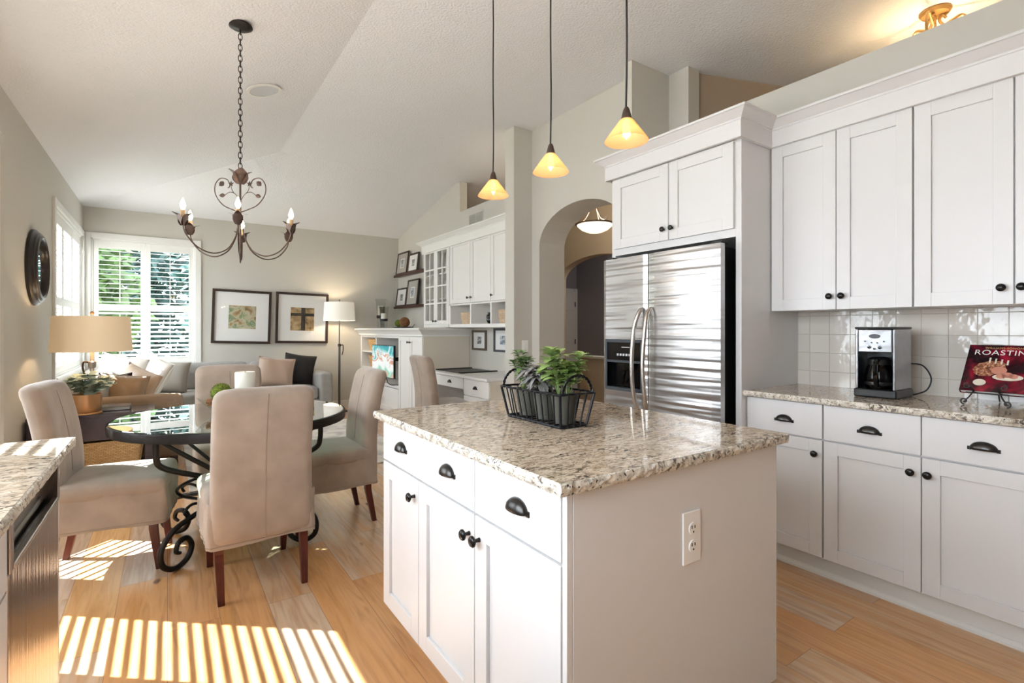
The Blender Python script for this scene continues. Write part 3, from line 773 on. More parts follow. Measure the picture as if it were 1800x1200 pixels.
def counter(name, x0, x1, y0, y1, label, exposed, z0=0.884, z1=0.914):
    t = thing(name, label, 'countertop', ((x0 + x1) / 2, (y0 + y1) / 2, z0))
    b = MB(); e = 0.004
    b.box(x0 + e, x1 - e, y0 + e, y1 - e, z1 - 0.006, z1); b.build('slab', 'granite_top', parent=t)
    # rough chiselled edge strip, irregular
    b = MB(); bm = b.bm; rnd = random.Random(5)
    ring = []
    def edge_pts(a, c, n): return [(a[0] + (c[0] - a[0]) * i / n, a[1] + (c[1] - a[1]) * i / n) for i in range(n)]
    cs = [(x0, y0), (x1, y0), (x1, y1), (x0, y1)]; P = []
    for i in range(4):
        a, c = cs[i], cs[(i + 1) % 4]; n = max(6, int(math.dist(a, c) / 0.014)) if exposed[i] else 2
        for k, q in enumerate(edge_pts(a, c, n)): P.append((q, (0, -1) if i == 0 else (1, 0) if i == 1 else (0, 1) if i == 2 else (-1, 0), exposed[i] and k > 0))
    rows = []
    for j, (z, o0) in enumerate(((z0, -0.004), (z0 + 0.008, 0.0), (z0 + 0.017, 0.002), (z1 - 0.004, 0.0), (z1 - 0.0005, -0.004))):
        row = []
        for (q, nn, ex) in P:
            k = o0 + (rnd.uniform(-0.0022, 0.0022) if ex and j < 4 else 0)
            row.append(bm.verts.new((q[0] + nn[0] * k, q[1] + nn[1] * k, z + (rnd.uniform(-0.0015, 0.0015) if ex and 0 < j < 4 else 0))))
        rows.append(row)
    n = len(P)
    for j in range(4):
        for i in range(n): bm.faces.new((rows[j][i], rows[j][(i + 1) % n], rows[j + 1][(i + 1) % n], rows[j + 1][i]))
    bm.faces.new(rows[0][::-1])
    b.build('chiselled_edge', 'granite_edge', parent=t)
    return t

# ---- island
counter('countertop', 0.705, 1.66, 0.845, 2.05, 'large speckled granite slab on the kitchen island', (1, 1, 1, 1))
IX = 0.742
isl = thing('kitchen_island', 'white kitchen island with granite top in the middle of the room', 'kitchen island', (1.18, 1.46, 0))
b = MB(); b.box(IX + 0.02, 1.63, 0.885, 2.035, 0.115, 0.883); b.box(IX + 0.09, 1.56, 0.955, 1.965, 0.0, 0.115); b.build('body', 'cabinet_white', parent=isl)
b = MB(); b.box(IX + 0.022, 1.636, 0.872, 0.885, 0.115, 0.883); b.build('end_panel', 'cabinet_white', parent=isl, bevel=0.001)
b = MB(); b.box(IX + 0.004, IX + 0.0205, 0.873, 0.889, 0.115, 0.883); b.build('end_stile', 'cabinet_white', parent=isl)
for (y0, y1, ky) in ((1.683, 2.035, 1.715), (1.285, 1.679, 1.312), (0.891, 1.281, 1.254)):
    b = MB(); shaker(b, 'x', IX, -1, y0, y1, 0.12, 0.708, 0.064); d = b.build('door', 'cabinet_white', parent=isl, bevel=0.0012, bseg=1)
    knob(d, (IX, ky, 0.645))
for (y0, y1, ks) in ((1.285, 2.035, (1.835, 1.45)), (0.891, 1.281, (1.06,))):
    b = MB().box(IX, IX + 0.02, y0, y1, 0.716, 0.880); d = b.build('drawer', 'cabinet_white', parent=isl, bevel=0.0012, bseg=1)
    for k in ks: cup_pull(d, (IX, k, 0.787))
# outlet on the island's end
o = thing('power_outlet', 'white double power outlet on the island end panel', 'outlet', (1.19, 0.872, 0.62))
b = MB().box(1.152, 1.227, 0.866, 0.8715, 0.61, 0.752); b.build('cover_plate', 'outlet_ivory', parent=o, bevel=0.002)
for zc in (0.705, 0.657):
    b = MB(); b.lathe([(0.0, 0.0), (0.0165, 0.0), (0.0165, 0.003), (0, 0.003)], (1.19, 0.866, zc), 20, AX['-y']); s = b.build('socket', 'outlet_ivory', parent=o)
    b = MB(); b.box(1.1825, 1.1848, 0.8615, 0.8632, zc + 0.001, zc + 0.010); b.box(1.1950, 1.1975, 0.8615, 0.8632, zc + 0.001, zc + 0.009); b.box(1.188, 1.192, 0.8615, 0.8632, zc - 0.010, zc - 0.006); b.build('slots', 'slot', parent=s)

# ---- right-hand base cabinets and worktop
counter('countertop', 2.637, 3.245, 0.405, 1.592, 'granite worktop under the coffee maker and cookbook', (1, 0, 0, 1))
BX = 2.672
def base_cab(y0, y1, doors, drawers, label):
    t = thing('base_cabinet', label, 'cabinet', (2.95, (y0 + y1) / 2, 0), 'base cabinets along the right wall')
    b = MB(); b.box(BX + 0.02, 3.24, y0 + 0.001, y1 - 0.001, 0.115, 0.883); b.build('body', 'cabinet_white', parent=t)
    b = MB(); b.box(BX + 0.085, 3.24, y0, y1, 0.0, 0.115); b.prism([(BX + 0.085, y0, 0), (BX + 0.068, y0, 0), (BX + 0.068, y0, 0.012), (BX + 0.078, y0, 0.024), (BX + 0.085, y0, 0.026)], (0, y1 - y0, 0)); b.build('toe_kick', 'trim_white', parent=t)
    for (a, c, k) in doors:
        b = MB(); shaker(b, 'x', BX, -1, a, c, 0.12, 0.700); d = b.build('door', 'cabinet_white', parent=t, bevel=0.0012, bseg=1); knob(d, (BX, k, 0.633))
    for (a, c, k) in drawers:
        b = MB().box(BX, BX + 0.02, a, c, 0.708, 0.878); d = b.build('drawer', 'cabinet_white', parent=t, bevel=0.0012, bseg=1); cup_pull(d, (BX, k, 0.772))
base_cab(1.195, 1.592, [(1.199, 1.589, 1.228)], [(1.199, 1.589, 1.385)], 'white single-door base cabinet beside the fridge panel')
base_cab(0.405, 1.195, [(0.803, 1.191, 0.835), (0.409, 0.799, 0.775)], [(0.803, 1.191, 0.995), (0.409, 0.799, 0.600)], 'white double-door base cabinet below the coffee maker and cookbook')

# ---- wall cabinets
UX = 2.92
def wall_cab(y0, y1, doors, label):
    t = thing('wall_cabinet', label, 'cabinet', (3.08, (y0 + y1) / 2, 1.357), 'wall cabinets over the worktop')
    b = MB(); b.box(UX + 0.02, 3.245, y0 + 0.001, y1 - 0.001, 1.357, 2.335); b.build('body', 'cabinet_white', parent=t)
    for (a, c, k) in doors:
        b = MB(); shaker(b, 'x', UX, -1, a, c, 1.357, 2.305, 0.064); d = b.build('door', 'cabinet_white', parent=t, bevel=0.0012, bseg=1); knob(d, (UX, k, 1.427))
wall_cab(0.909, 1.590, [(1.243, 1.586, 1.268), (0.911, 1.239, 1.210)], 'tall two-door wall cabinet above the coffee maker')
wall_cab(0.22, 0.907, [(0.563, 0.903, 0.597), (0.223, 0.557, 0.535)], 'tall two-door wall cabinet above the cookbook')

# ---- fridge enclosure
FX = 2.625
t = thing('fridge_cabinet', 'white two-door cabinet and side panels built around the fridge', 'cabinet', (2.95, 2.08, 0))
b = MB(); b.box(FX, 3.24, 1.594, 1.628, 0.0, 2.335); b.build('side_panel', 'cabinet_white', parent=t, bevel=0.001)
b = MB(); b.box(FX, 3.24, 2.545, 2.578, 0.0, 2.335); b.build('side_panel', 'cabinet_white', parent=t, bevel=0.001)
b = MB(); b.box(FX, 3.24, 1.628, 2.545, 1.770, 2.335); b.build('upper_box', 'cabinet_white', parent=t)
for (a, c, k) in ((2.075, 2.545, 2.107), (1.632, 2.069, 2.042)):
    b = MB(); shaker(b, 'x', FX - 0.02, -1, a, c, 1.815, 2.300, 0.066); d = b.build('door', 'cabinet_white', parent=t, bevel=0.0012, bseg=1); knob(d, (FX - 0.02, k, 1.885), m='pull_metal')

# ---- crown moulding along both
def sweep(name, path, prof, m, parent=None, label=None):
    """profile (outwards, z) swept along a plan path with mitred corners; outwards is to the left of travel"""
    b = MB(); bm = b.bm; rows = []
    for i, p in enumerate(path):
        p = Vector((*p, 0))
        def nrm(a, c): d = (Vector((*c, 0)) - Vector((*a, 0))).normalized(); return Vector((-d.y, d.x, 0))
        if i == 0: n = nrm(path[0], path[1])
        elif i == len(path) - 1: n = nrm(path[-2], path[-1])
        else:
            n1, n2 = nrm(path[i - 1], path[i]), nrm(path[i], path[i + 1]); n = (n1 + n2) / (1 + n1.dot(n2))
        rows.append([bm.verts.new(p + n * o + Vector((0, 0, z))) for o, z in prof])
    for i in range(len(rows) - 1):
        for j in range(len(prof)):
            k = (j + 1) % len(prof); bm.faces.new((rows[i][j], rows[i + 1][j], rows[i + 1][k], rows[i][k]))
    bm.faces.new(rows[0][::-1]); bm.faces.new(rows[-1])
    return b.build(name, m, parent=parent)
CROWN = [(0.0, 2.310), (0.022, 2.310), (0.022, 2.402), (0.027, 2.405), (0.027, 2.414), (0.036, 2.420), (0.050, 2.432), (0.066, 2.444), (0.070, 2.448), (0.080, 2.450), (0.080, 2.462), (0.0, 2.462)]
CR = [(o, z - 0.006) for o, z in CROWN]
o = sweep('crown_moulding', [(3.02, 2.58), (2.60, 2.58), (2.60, 1.592), (2.918, 1.592), (2.918, 0.22)], [(-o_, z) for o_, z in CR], 'cabinet_white')
tag(o, 'white crown moulding running above the kitchen wall cabinets', 'moulding')

# ---- fridge
FF = 2.50
t = thing('refrigerator', 'stainless steel side by side refrigerator with black ice dispenser', 'refrigerator', (2.85, 2.1, 0))
b = MB(); b.box(FF + 0.06, 3.20, 1.665, 2.535, 0.03, 1.715); b.box(FF + 0.08, 3.1, 1.70, 2.5, 0, 0.03); b.build('body', 'black_plastic', parent=t, bevel=0.006)
def fdoor(y0, y1, name, hole=None):
    b = MB(); bm = b.bm; n = 10; z0, z1 = 0.06, 1.728
    ys = [y0 + (y1 - y0) * i / n for i in range(n + 1)]
    if hole: ys = sorted(set([y for y in ys if not (hole[0] - 0.01 < y < hole[1] + 0.01)] + [hole[0], hole[1]]))
    zs = [z0, z1] if not hole else [z0, hole[2], hole[3], z1]
    def xf(y): s = (2 * (y - y0) / (y1 - y0) - 1); return FF + 0.007 * s * s + (0.006 if abs(s) > 0.999 else 0)
    G = [[bm.verts.new((xf(y), y, z)) for z in zs] for y in ys]
    for i in range(len(ys) - 1):
        for j in range(len(zs) - 1):
            if hole and hole[0] - 1e-6 <= ys[i] and ys[i + 1] <= hole[1] + 1e-6 and j == 1: continue
            bm.faces.new((G[i][j], G[i + 1][j], G[i + 1][j + 1], G[i][j + 1]))
    B = FF + 0.052
    bk = [bm.verts.new((B, y0, z0)), bm.verts.new((B, y0, z1)), bm.verts.new((B, y1, z1)), bm.verts.new((B, y1, z0))]
    bm.faces.new([G[0][j] for j in range(len(zs))] + [bk[1], bk[0]]); bm.faces.new([G[-1][j] for j in range(len(zs))][::-1] + [bk[3], bk[2]])
    bm.faces.new([g[-1] for g in G] + [bk[2], bk[1]]); bm.faces.new([g[0] for g in G][::-1] + [bk[0], bk[3]])
    bm.faces.new((bk[0], bk[1], bk[2], bk[3]))
    return b.build(name, 'fridge_steel', parent=t)
HOLE = (2.19, 2.52, 0.842, 1.185)
dl = fdoor(2.158, 2.546, 'door', HOLE); dr = fdoor(1.648, 2.152, 'door')
for d, yh, ye in ((dl, 2.225, 2.19), (dr, 2.135, 2.12)):
    P = catmull([(FF + 0.004, ye, 1.385), (FF - 0.030, ye + 0.004, 1.355), (FF - 0.052, yh - 0.01, 1.25), (FF - 0.062, yh, 1.03), (FF - 0.052, yh - 0.008, 0.83), (FF - 0.030, ye + 0.006, 0.735), (FF + 0.004, ye, 0.705)], 6)
    b = MB(); b.tube(P, [0.008] * 3 + [0.0135] * (len(P) - 6) + [0.008] * 3, 12); b.build('handle', 'handle_steel', parent=d, smooth=True, auto=80)
b = MB(); y0, y1, z0, z1 = HOLE   # dispenser frame, control strip and niche
b.box(FF - 0.004, FF + 0.02, y0, y0 + 0.018, z0, z1); b.box(FF - 0.004, FF + 0.02, y1 - 0.018, y1, z0, z1); b.box(FF - 0.004, FF + 0.02, y0 + 0.018, y1 - 0.018, z1 - 0.022, z1); b.box(FF - 0.006, FF + 0.02, y0 + 0.018, y1 - 0.018, z0, z0 + 0.022)
mat('dispenser_frame', (62, 66, 72), 0.35)
dp = b.build('ice_dispenser', 'dispenser_frame', parent=t, bevel=0.003)
b = MB(); b.box(FF + 0.002, FF + 0.016, y0 + 0.018, y1 - 0.018, 1.045, z1 - 0.022); b.build('control_panel', 'black_gloss', parent=dp)
b = MB(); b.box(FF - 0.003, FF + 0.02, y0 + 0.018, y1 - 0.018, 1.030, 1.045); b.build('divider', 'dispenser_frame', parent=dp)
b = MB(); b.box(FF + 0.045, FF + 0.050, y0 + 0.018, y1 - 0.018, z0 + 0.02, 1.03); b.box(FF + 0.003, FF + 0.05, y0 + 0.010, y0 + 0.018, z0 + 0.02, 1.03); b.box(FF + 0.003, FF + 0.05, y1 - 0.018, y1 - 0.010, z0 + 0.02, 1.03); b.build('niche', 'black_gloss', parent=dp)
mat('button_grey', (190, 190, 192), 0.4)
b = MB()
for i in range(6): b.box(FF - 0.002, FF + 0.003, 2.265 + i * 0.026, 2.281 + i * 0.026, 1.075, 1.090)
b.build('buttons', 'button_grey', parent=dp)
b = MB().box(FF - 0.001, FF + 0.003, 2.30, 2.37, 1.130, 1.135); b.build('display_strip', 'button_grey', parent=dp)
b = MB(); b.prism([(FF + 0.04, 2.28, 1.03), (FF + 0.04, 2.42, 1.03), (FF + 0.03, 2.39, 0.98), (FF + 0.03, 2.31, 0.98)], (-0.02, 0, 0)); b.tube(catmull([(FF + 0.02, 2.35, 0.99), (FF + 0.012, 2.36, 0.94), (FF + 0.03, 2.38, 0.89)], 4), 0.008, 8); b.build('paddle', 'smoke_glass', parent=dp)
b = MB(); b.box(FF + 0.03, FF + 0.10, 1.655, 1.72, 1.729, 1.745); b.build('hinge_cover', 'black_plastic', parent=t, bevel=0.004)
b = MB(); b.box(FF + 0.03, FF + 0.10, 2.48, 2.54, 1.729, 1.745); b.build('hinge_cover', 'black_plastic', parent=t, bevel=0.004)

# ---- left run: worktop, dishwasher, cabinet
counter('countertop', XL + 0.003, -0.238, -0.9, 2.085, 'granite worktop corner above the dishwasher at left edge', (0, 1, 1, 0))
DX = -0.276
t = thing('dishwasher', 'stainless steel dishwasher under the left granite worktop', 'dishwasher', (-0.55, 1.76, 0))
b = MB(); b.box(-0.84, DX - 0.022, 1.475, 2.055, 0.10, 0.882); b.box(-0.84, DX - 0.09, 1.475, 2.055, 0.0, 0.10); b.build('body', 'black_plastic', parent=t)
b = MB(); b.box(DX - 0.022, DX, 1.47, 2.06, 0.105, 0.735); b.build('door', 'washer_steel', parent=t, bevel=0.003)
b = MB(); b.box(DX - 0.022, DX + 0.004, 1.47, 2.06, 0.845, 0.880); b.box(DX - 0.022, DX + 0.004, 1.47, 1.50, 0.735, 0.845); b.box(DX - 0.022, DX + 0.004, 2.03, 2.06, 0.735, 0.845); b.build('control_panel', 'washer_steel', parent=t, bevel=0.002)
b = MB(); b.box(DX - 0.021, DX - 0.018, 1.50, 2.03, 0.735, 0.845); b.prism([(DX - 0.02, 1.50, 0.845), (DX + 0.002, 1.50, 0.845), (DX - 0.012, 1.50, 0.79)], (0, 0.53, 0)); b.build('handle_pocket', 'black_gloss', parent=t)
b = MB(); b.box(DX - 0.01, DX + 0.006, 1.50, 2.03, 0.735, 0.747); b.build('handle_lip', 'handle_steel', parent=t, bevel=0.003)
t = thing('sink_cabinet', 'cream base cabinet beside the dishwasher at bottom left corner', 'cabinet', (-0.55, 0.6, 0))
b = MB(); b.box(XL + 0.003, DX - 0.02, -0.9, 1.465, 0.115, 0.883); b.box(XL + 0.003, DX - 0.09, -0.9, 1.465, 0.0, 0.115); b.box(XL + 0.003, DX, 2.062, 2.075, 0.0, 0.883); b.build('body', 'cabinet_white', parent=t)
for a, c in ((0.93, 1.462), (0.38, 0.925)):
    b = MB(); shaker(b, 'x', DX, 1, a, c, 0.12, 0.70); b.build('door', 'cabinet_white', parent=t)
    b = MB().box(DX - 0.02, DX, a, c, 0.708, 0.878); b.build('drawer', 'cabinet_white', parent=t)

# ---- coffee maker
CX, CY0, CY1 = 2.885, 0.962, 1.132
t = thing('coffee_maker', 'stainless steel and black drip coffee maker on the worktop', 'coffee maker', (2.98, 1.047, 0.914))
b = MB(); b.box(CX - 0.02, CX + 0.20, CY0 - 0.006, CY1 + 0.006, 0.9145, 0.956); b.build('base', 'black_plastic', parent=t, bevel=0.008, bseg=3)
b = MB(); b.box(CX + 0.10, CX + 0.19, CY0 + 0.012, CY1 - 0.012, 0.956, 1.255); b.build('tower', 'black_plastic', parent=t)
b = MB(); b.box(CX - 0.012, CX + 0.19, CY0, CY0 + 0.012, 0.956, 1.252); b.box(CX - 0.012, CX + 0.19, CY1 - 0.012, CY1, 0.956, 1.252); b.build('side_cheeks', 'coffee_steel', parent=t, bevel=0.004)
b = MB(); b.box(CX - 0.014, CX + 0.10, CY0 + 0.013, CY1 - 0.013, 1.138, 1.250); hd = b.build('brew_head', 'coffee_steel', parent=t, bevel=0.004)
b = MB(); b.box(CX - 0.016, CX + 0.195, CY0 - 0.002, CY1 + 0.002, 1.2525, 1.263); b.build('lid', 'black_plastic', parent=t, bevel=0.004)
b = MB(); b.lathe([(0, 0), (0.02, 0), (0.018, 0.003), (0, 0.003)], (CX - 0.014, 1.047, 1.217), 20, Matrix(((0, 0, -1), (0, 1.25, 0), (0.55, 0, 0)))); b.build('display', 'dispenser_frame', parent=hd)
b = MB()
for dy, dz, r in ((-0.022, 1.163, 0.008), (0.022, 1.163, 0.008), (0, 1.156, 0.005), (-0.04, 1.192, 0.003), (0.04, 1.192, 0.003), (-0.012, 1.185, 0.003), (0.012, 1.185, 0.003)):
    b.lathe([(r, 0), (r, 0.005), (0, 0.006)], (CX - 0.014, 1.047 + dy, dz), 12, AX['-x'])
b.build('buttons', 'black_gloss', parent=hd)
b = MB(); cc = (CX + 0.045, 1.047, 0.956)
b.lathe([(0.0, 0.002), (0.054, 0.002), (0.062, 0.02), (0.063, 0.06), (0.055, 0.10), (0.046, 0.128), (0.046, 0.140)], cc, 28); cf = b.build('carafe', 'smoke_glass', parent=t, smooth=True)
b = MB(); b.lathe([(0.064, 0.020), (0.065, 0.028), (0.064, 0.036)], cc, 28); b.build('collar', 'black_plastic', parent=cf, smooth=True)
b = MB(); b.lathe([(0.050, 0.120), (0.050, 0.146), (0.03, 0.158), (0, 0.160)], cc, 28); b.build('carafe_lid', 'black_plastic', parent=cf, smooth=True)
b = MB(); b.tube(catmull([(cc[0] - 0.048, 1.036, 1.10), (cc[0] - 0.085, 1.032, 1.09), (cc[0] - 0.09, 1.032, 1.02), (cc[0] - 0.064, 1.036, 0.975)], 5), [0.011] * 16, 8); b.build('carafe_handle', 'black_gloss', parent=cf, smooth=True)
b = MB(); b.tube(catmull([(3.08, 0.975, 1.08), (3.12, 0.93, 1.07), (3.135, 0.90, 1.01), (3.13, 0.915, 0.95), (3.11, 0.955, 0.925), (3.08, 0.975, 0.92)], 6), 0.0035, 8); b.build('power_cord', 'cable', parent=t, smooth=True)

# ---- cookbook on its scroll easel
EZ = 0.914
es = thing('book_easel', 'black wrought iron scroll easel holding the cookbook', 'easel', (2.99, 0.655, EZ))
def spiral(c, r0, turns, a0, u, w, n=26, shrink=0.82):
    return [Vector(c) + (Vector(u) * math.cos(a0 + turns * 2 * PI * i / (n - 1)) + Vector(w) * math.sin(a0 + turns * 2 * PI * i / (n - 1))) * r0 * (1 - shrink * i / (n - 1)) for i in range(n)]
for y, s in ((0.715, 1), (0.600, -1)):
    b = MB()
    up = catmull([(2.965, y - 0.012 * s, EZ + 0.058), (2.955, y - 0.004 * s, EZ + 0.040), (2.945, y + 0.012 * s, EZ + 0.016)], 5)
    b.tube(up, 0.003, 6)
    b.tube(spiral((2.945, y + 0.012 * s, EZ + 0.0175), 0.0145, 1.2 * s, -PI / 2, (0, 1, 0), (0, 0, 1)), 0.003, 6)
    b.tube(catmull([(2.965, y - 0.012 * s, EZ + 0.058), (2.955, y - 0.016 * s, EZ + 0.068), (2.950, y - 0.006 * s, EZ + 0.082)], 4), 0.003, 6)
    b.tube(spiral((2.950, y + 0.002 * s, EZ + 0.086), 0.013, -1.2 * s, PI / 2, (0, 1, 0), (0, 0, 1)), 0.003, 6)
    b.tube([(2.965, y - 0.012 * s, EZ + 0.058), (3.01, y - 0.012 * s, EZ + 0.056), (3.13, y - 0.02 * s, EZ + 0.20)], 0.003, 6)
    b.build('scroll_foot', 'iron', parent=es, smooth=True)
b = MB(); b.tube([(2.965, 0.727, EZ + 0.055), (2.965, 0.588, EZ + 0.055)], 0.003, 6); b.tube([(3.06, 0.70, EZ + 0.115), (3.06, 0.615, EZ + 0.115)], 0.003, 6); b.tube([(3.10, 0.657, EZ + 0.165), (3.17, 0.657, EZ + 0.003)], 0.003, 6); b.tube([(3.10, 0.70, EZ + 0.165), (3.10, 0.61, EZ + 0.165)], 0.003, 6); b.build('crossbar', 'iron', parent=es)
# book local frame: O lower far corner, U along -Y (its width), V up the tilted cover, N towards the room
BW, BH = 0.225, 0.262
LEAN = rad(40)
BO2 = Vector((2.975, 0.752, EZ + 0.062)); BUv = Vector((0, -1, 0)); BV = Vector((math.sin(LEAN), 0, math.cos(LEAN))); BNv = Vector((-math.cos(LEAN), 0, math.sin(LEAN)))
def bk(p): return BO2 + BUv * p.x + BV * p.y + BNv * p.z
bo = thing('cookbook', 'red and black roasting cookbook leaning on scroll easel', 'book', tuple(BO2))
b = MB().box(0, BW, 0, BH, 0.0, 0.002); b.box(0, BW, 0, BH, -0.020, -0.018); b.box(-0.001, 0.002, 0, BH, -0.020, 0.002); b.move(bk); b.build('cover', 'book_red', parent=bo)
b = MB().box(0.003, BW - 0.004, 0.004, BH - 0.004, -0.018, -0.0002); b.move(bk); b.build('pages', 'paper', parent=bo)
def blobface(cx, cy, pts, z): b = MB(); b.poly([(cx + x, cy + y, z) for x, y in pts]); b.move(bk); return b
rnd = random.Random(3)
pp = [(0.055 * math.cos(a) * rnd.uniform(.88, 1.1), 0.042 * math.sin(a) * rnd.uniform(.85, 1.1) + 0.012 * math.cos(a)) for a in [2 * PI * i / 22 for i in range(22)]]
blobface(0.085, 0.130, pp, 0.0026).build('roast_picture', 'roast_meat', parent=bo, keep_normals=True)
mat('print_cream', (226, 214, 196), 0.4); mat('print_pink', (206, 140, 120), 0.4); mat('print_gold', (206, 170, 110), 0.4)
b = MB()
for i in range(4): b.box(0.078 + i * 0.020, 0.084 + i * 0.020, 0.158 - i * 0.003, 0.188 - i * 0.004, 0.0028, 0.0031)
b.poly([(0.150 + 0.050 * math.cos(a), 0.082 + 0.018 * math.sin(a), 0.0029) for a in [2 * PI * i / 24 for i in range(24)]])
b.poly([(0.062 + 0.022 * math.cos(a), 0.048 + 0.018 * math.sin(a), 0.0029) for a in [2 * PI * i / 18 for i in range(18)]])
b.move(bk); b.build('plate_picture', 'print_cream', parent=bo)
b = MB()
for cx, cy, r in ((0.128, 0.088, 0.014), (0.148, 0.094, 0.015), (0.168, 0.088, 0.013), (0.118, 0.118, 0.022)):
    b.poly([(cx + r * 1.2 * math.cos(a), cy + r * math.sin(a), 0.0033) for a in [2 * PI * i / 18 for i in range(18)]])
b.move(bk); b.build('fruit_picture', 'print_pink', parent=bo)
def text(parent, s, size, O, U, V, m, align='LEFT', ext=0.0006, name='lettering', spacing=1.0):
    c = bpy.data.curves.new(name, 'FONT'); c.body = s; c.size = size; c.extrude = ext; c.align_x = align; c.space_character = spacing
    o = bpy.data.objects.new(name, c); COL.objects.link(o); c.materials.append(MATS[m])
    U = Vector(U).normalized(); V = Vector(V).normalized(); N = U.cross(V)
    M = Matrix((U, V, N)).transposed().to_4x4(); M.translation = Vector(O) - OFF[parent.name]
    o.parent = parent; o.matrix_local = M
    dg = bpy.context.evaluated_depsgraph_get(); me = bpy.data.meshes.new_from_object(o.evaluated_get(dg)); 
    q = bpy.data.objects.new(name, me); COL.objects.link(q); q.parent = parent; q.matrix_local = M
    bpy.data.objects.remove(o); OFF[q.name] = OFF[parent.name]
    return q
text(bo, 'ROASTING', 0.040, bk(Vector((0.020, 0.205, 0.0022))), BUv, BV, 'paper', spacing=1.08, ext=0.0004)
text(bo, 'WILLIAMS-SONOMA', 0.014, bk(Vector((0.055, 0.240, 0.0022))), BUv, BV, 'print_gold', spacing=1.1, ext=0.0004)

# ---- herb basket on the island
HB = Vector((1.092, 1.31, 0.914)); HW, HL, HH, FL = 0.115, 0.315, 0.118, 0.020
hb = thing('herb_basket', 'black wrought iron basket with twisted handles on island', 'basket', (HB.x + HW / 2, HB.y + HL / 2, HB.z))
mat('black_iron', (30, 29, 32), 0.3, 0.6)
def rect(z, e): return [Vector((HB.x - e, HB.y - e, z)), Vector((HB.x + HW + e, HB.y - e, z)), Vector((HB.x + HW + e, HB.y + HL + e, z)), Vector((HB.x - e, HB.y + HL + e, z))]
def scallop(P, n, amp):
    out = []
    for i in range(4):
        a, c = P[i], P[(i + 1) % 4]; k = n[i] * 4
        for j in range(k):
            t = j / k; p = a.lerp(c, t); d = (c - a).normalized(); nn = Vector((d.y, -d.x, 0)); out.append(p + nn * amp * abs(math.sin(PI * t * n[i])))
    return out
ns = [4, 10, 4, 10]
b = MB(); b.tube(scallop(rect(HB.z + HH, FL), ns, 0.005), 0.0042, 8, closed=True); b.build('top_rim', 'black_iron', parent=hb, smooth=True)
b = MB(); b.tube(scallop(rect(HB.z + 0.006, 0.0), ns, 0.005), 0.0048, 8, closed=True); b.build('bottom_rim', 'black_iron', parent=hb, smooth=True)
b = MB(); T, Bt = rect(HB.z + HH, FL), rect(HB.z + 0.006, 0.0)
for i in range(4):
    for j in range(ns[i]):
        t = j / ns[i]; p, q = T[i].lerp(T[(i + 1) % 4], t), Bt[i].lerp(Bt[(i + 1) % 4], t); b.tube([p, p.lerp(q, 0.5) + (q - p).cross(Vector((0, 0, 1))) * 0.0, q], 0.0052 if j == 0 else 0.0030, 6)
b.build('bars', 'black_iron', parent=hb)
b = MB()
for k in range(9): y = HB.y + HL * (k + 0.5) / 9; b.tube([(HB.x, y, HB.z + 0.005), (HB.x + HW, y, HB.z + 0.005)], 0.0028, 6)
b.build('base_bars', 'black_iron', parent=hb)
for ye in (HB.y - FL, HB.y + HL + FL):
    b = MB(); n = 44; xm = HB.x + HW / 2; hw = HW / 2 + FL - 0.012
    for ph in (0, PI):
        P = []
        for i in range(n + 1):
            a = PI * i / n; c = Vector((xm + hw * math.cos(a), ye, HB.z + HH + 0.062 * math.sin(a)))
            nrm = Vector((math.cos(a), 0, math.sin(a))); tw = ph + i * 0.95; P.append(c + (nrm * math.cos(tw) + Vector((0, 1, 0)) * math.sin(tw)) * 0.0028)
        b.tube(P, 0.0030, 6)
    b.build('twisted_handle', 'black_iron', parent=hb, smooth=True)
def herb(cy, label, kind, seed, hgt, spread, lm, n, ll, lw, curl=0.25, group=None, lean=(0, 0)):
    rnd = random.Random(seed); x, y, z = HB.x + HW / 2, cy, HB.z + 0.010
    t = thing('potted_herb', label, 'potted plant', (x, y, z))
    b = MB(); b.lathe([(0, 0), (0.034, 0), (0.034, 0.016), (0.036, 0.017), (0.047, 0.092), (0.049, 0.100), (0.046, 0.101), (0.044, 0.088), (0, 0.086)], (x, y, z), 26); b.build('pot', 'pot_slate', parent=t, smooth=True)
    b = MB(); b.lathe([(0, 0.0885), (0.043, 0.088)], (x, y, z), 20); b.build('soil', 'soil', parent=t)
    st = MB(); lf = MB(); zt = z + 0.088
    for s in range(n):
        a = rnd.uniform(0, 2 * PI); r = spread * rnd.uniform(0.2, 1); h = hgt * rnd.uniform(0.55, 1)
        p0 = Vector((x + 0.02 * math.cos(a), y + 0.02 * math.sin(a), zt)); p2 = Vector((x + r * math.cos(a) + lean[0], y + r * math.sin(a) + lean[1], zt + h)); p1 = (p0 + p2) / 2 + Vector((0, 0, 0.02))
        P = catmull([p0, p1, p2], 5); st.tube(P, [0.0022 - 0.0012 * i / len(P) for i in range(len(P))], 5)
        for k in range(3, len(P)):
            for side in (0, PI):
                aa = rnd.uniform(-0.5, 0.5) + side + k * 1.57; d = Vector((math.cos(aa), math.sin(aa), rnd.uniform(-0.1, 0.7)))
                f = rnd.uniform(0.7, 1.1); lf.leaf(P[k], d, (0, 0, 1), ll * f, lw * f, curl, 0.12)
        for q in range(3): aa = rnd.uniform(0, 2 * PI); lf.leaf(P[-1], (math.cos(aa), math.sin(aa), 0.9), (0, 0, 1), ll * 0.8, lw * 0.8, curl, 0.15)
    st.build('stems', 'stem_green', parent=t, smooth=True)
    lf.build('leaves', lm, parent=t, smooth=True, keep_normals=True, auto=180)
herb(1.360, 'bright green broad-leaved herb in nearest pot of basket', 'basil', 11, 0.165, 0.070, 'leaf_green', 10, 0.050, 0.044, lean=(0, 0.01))
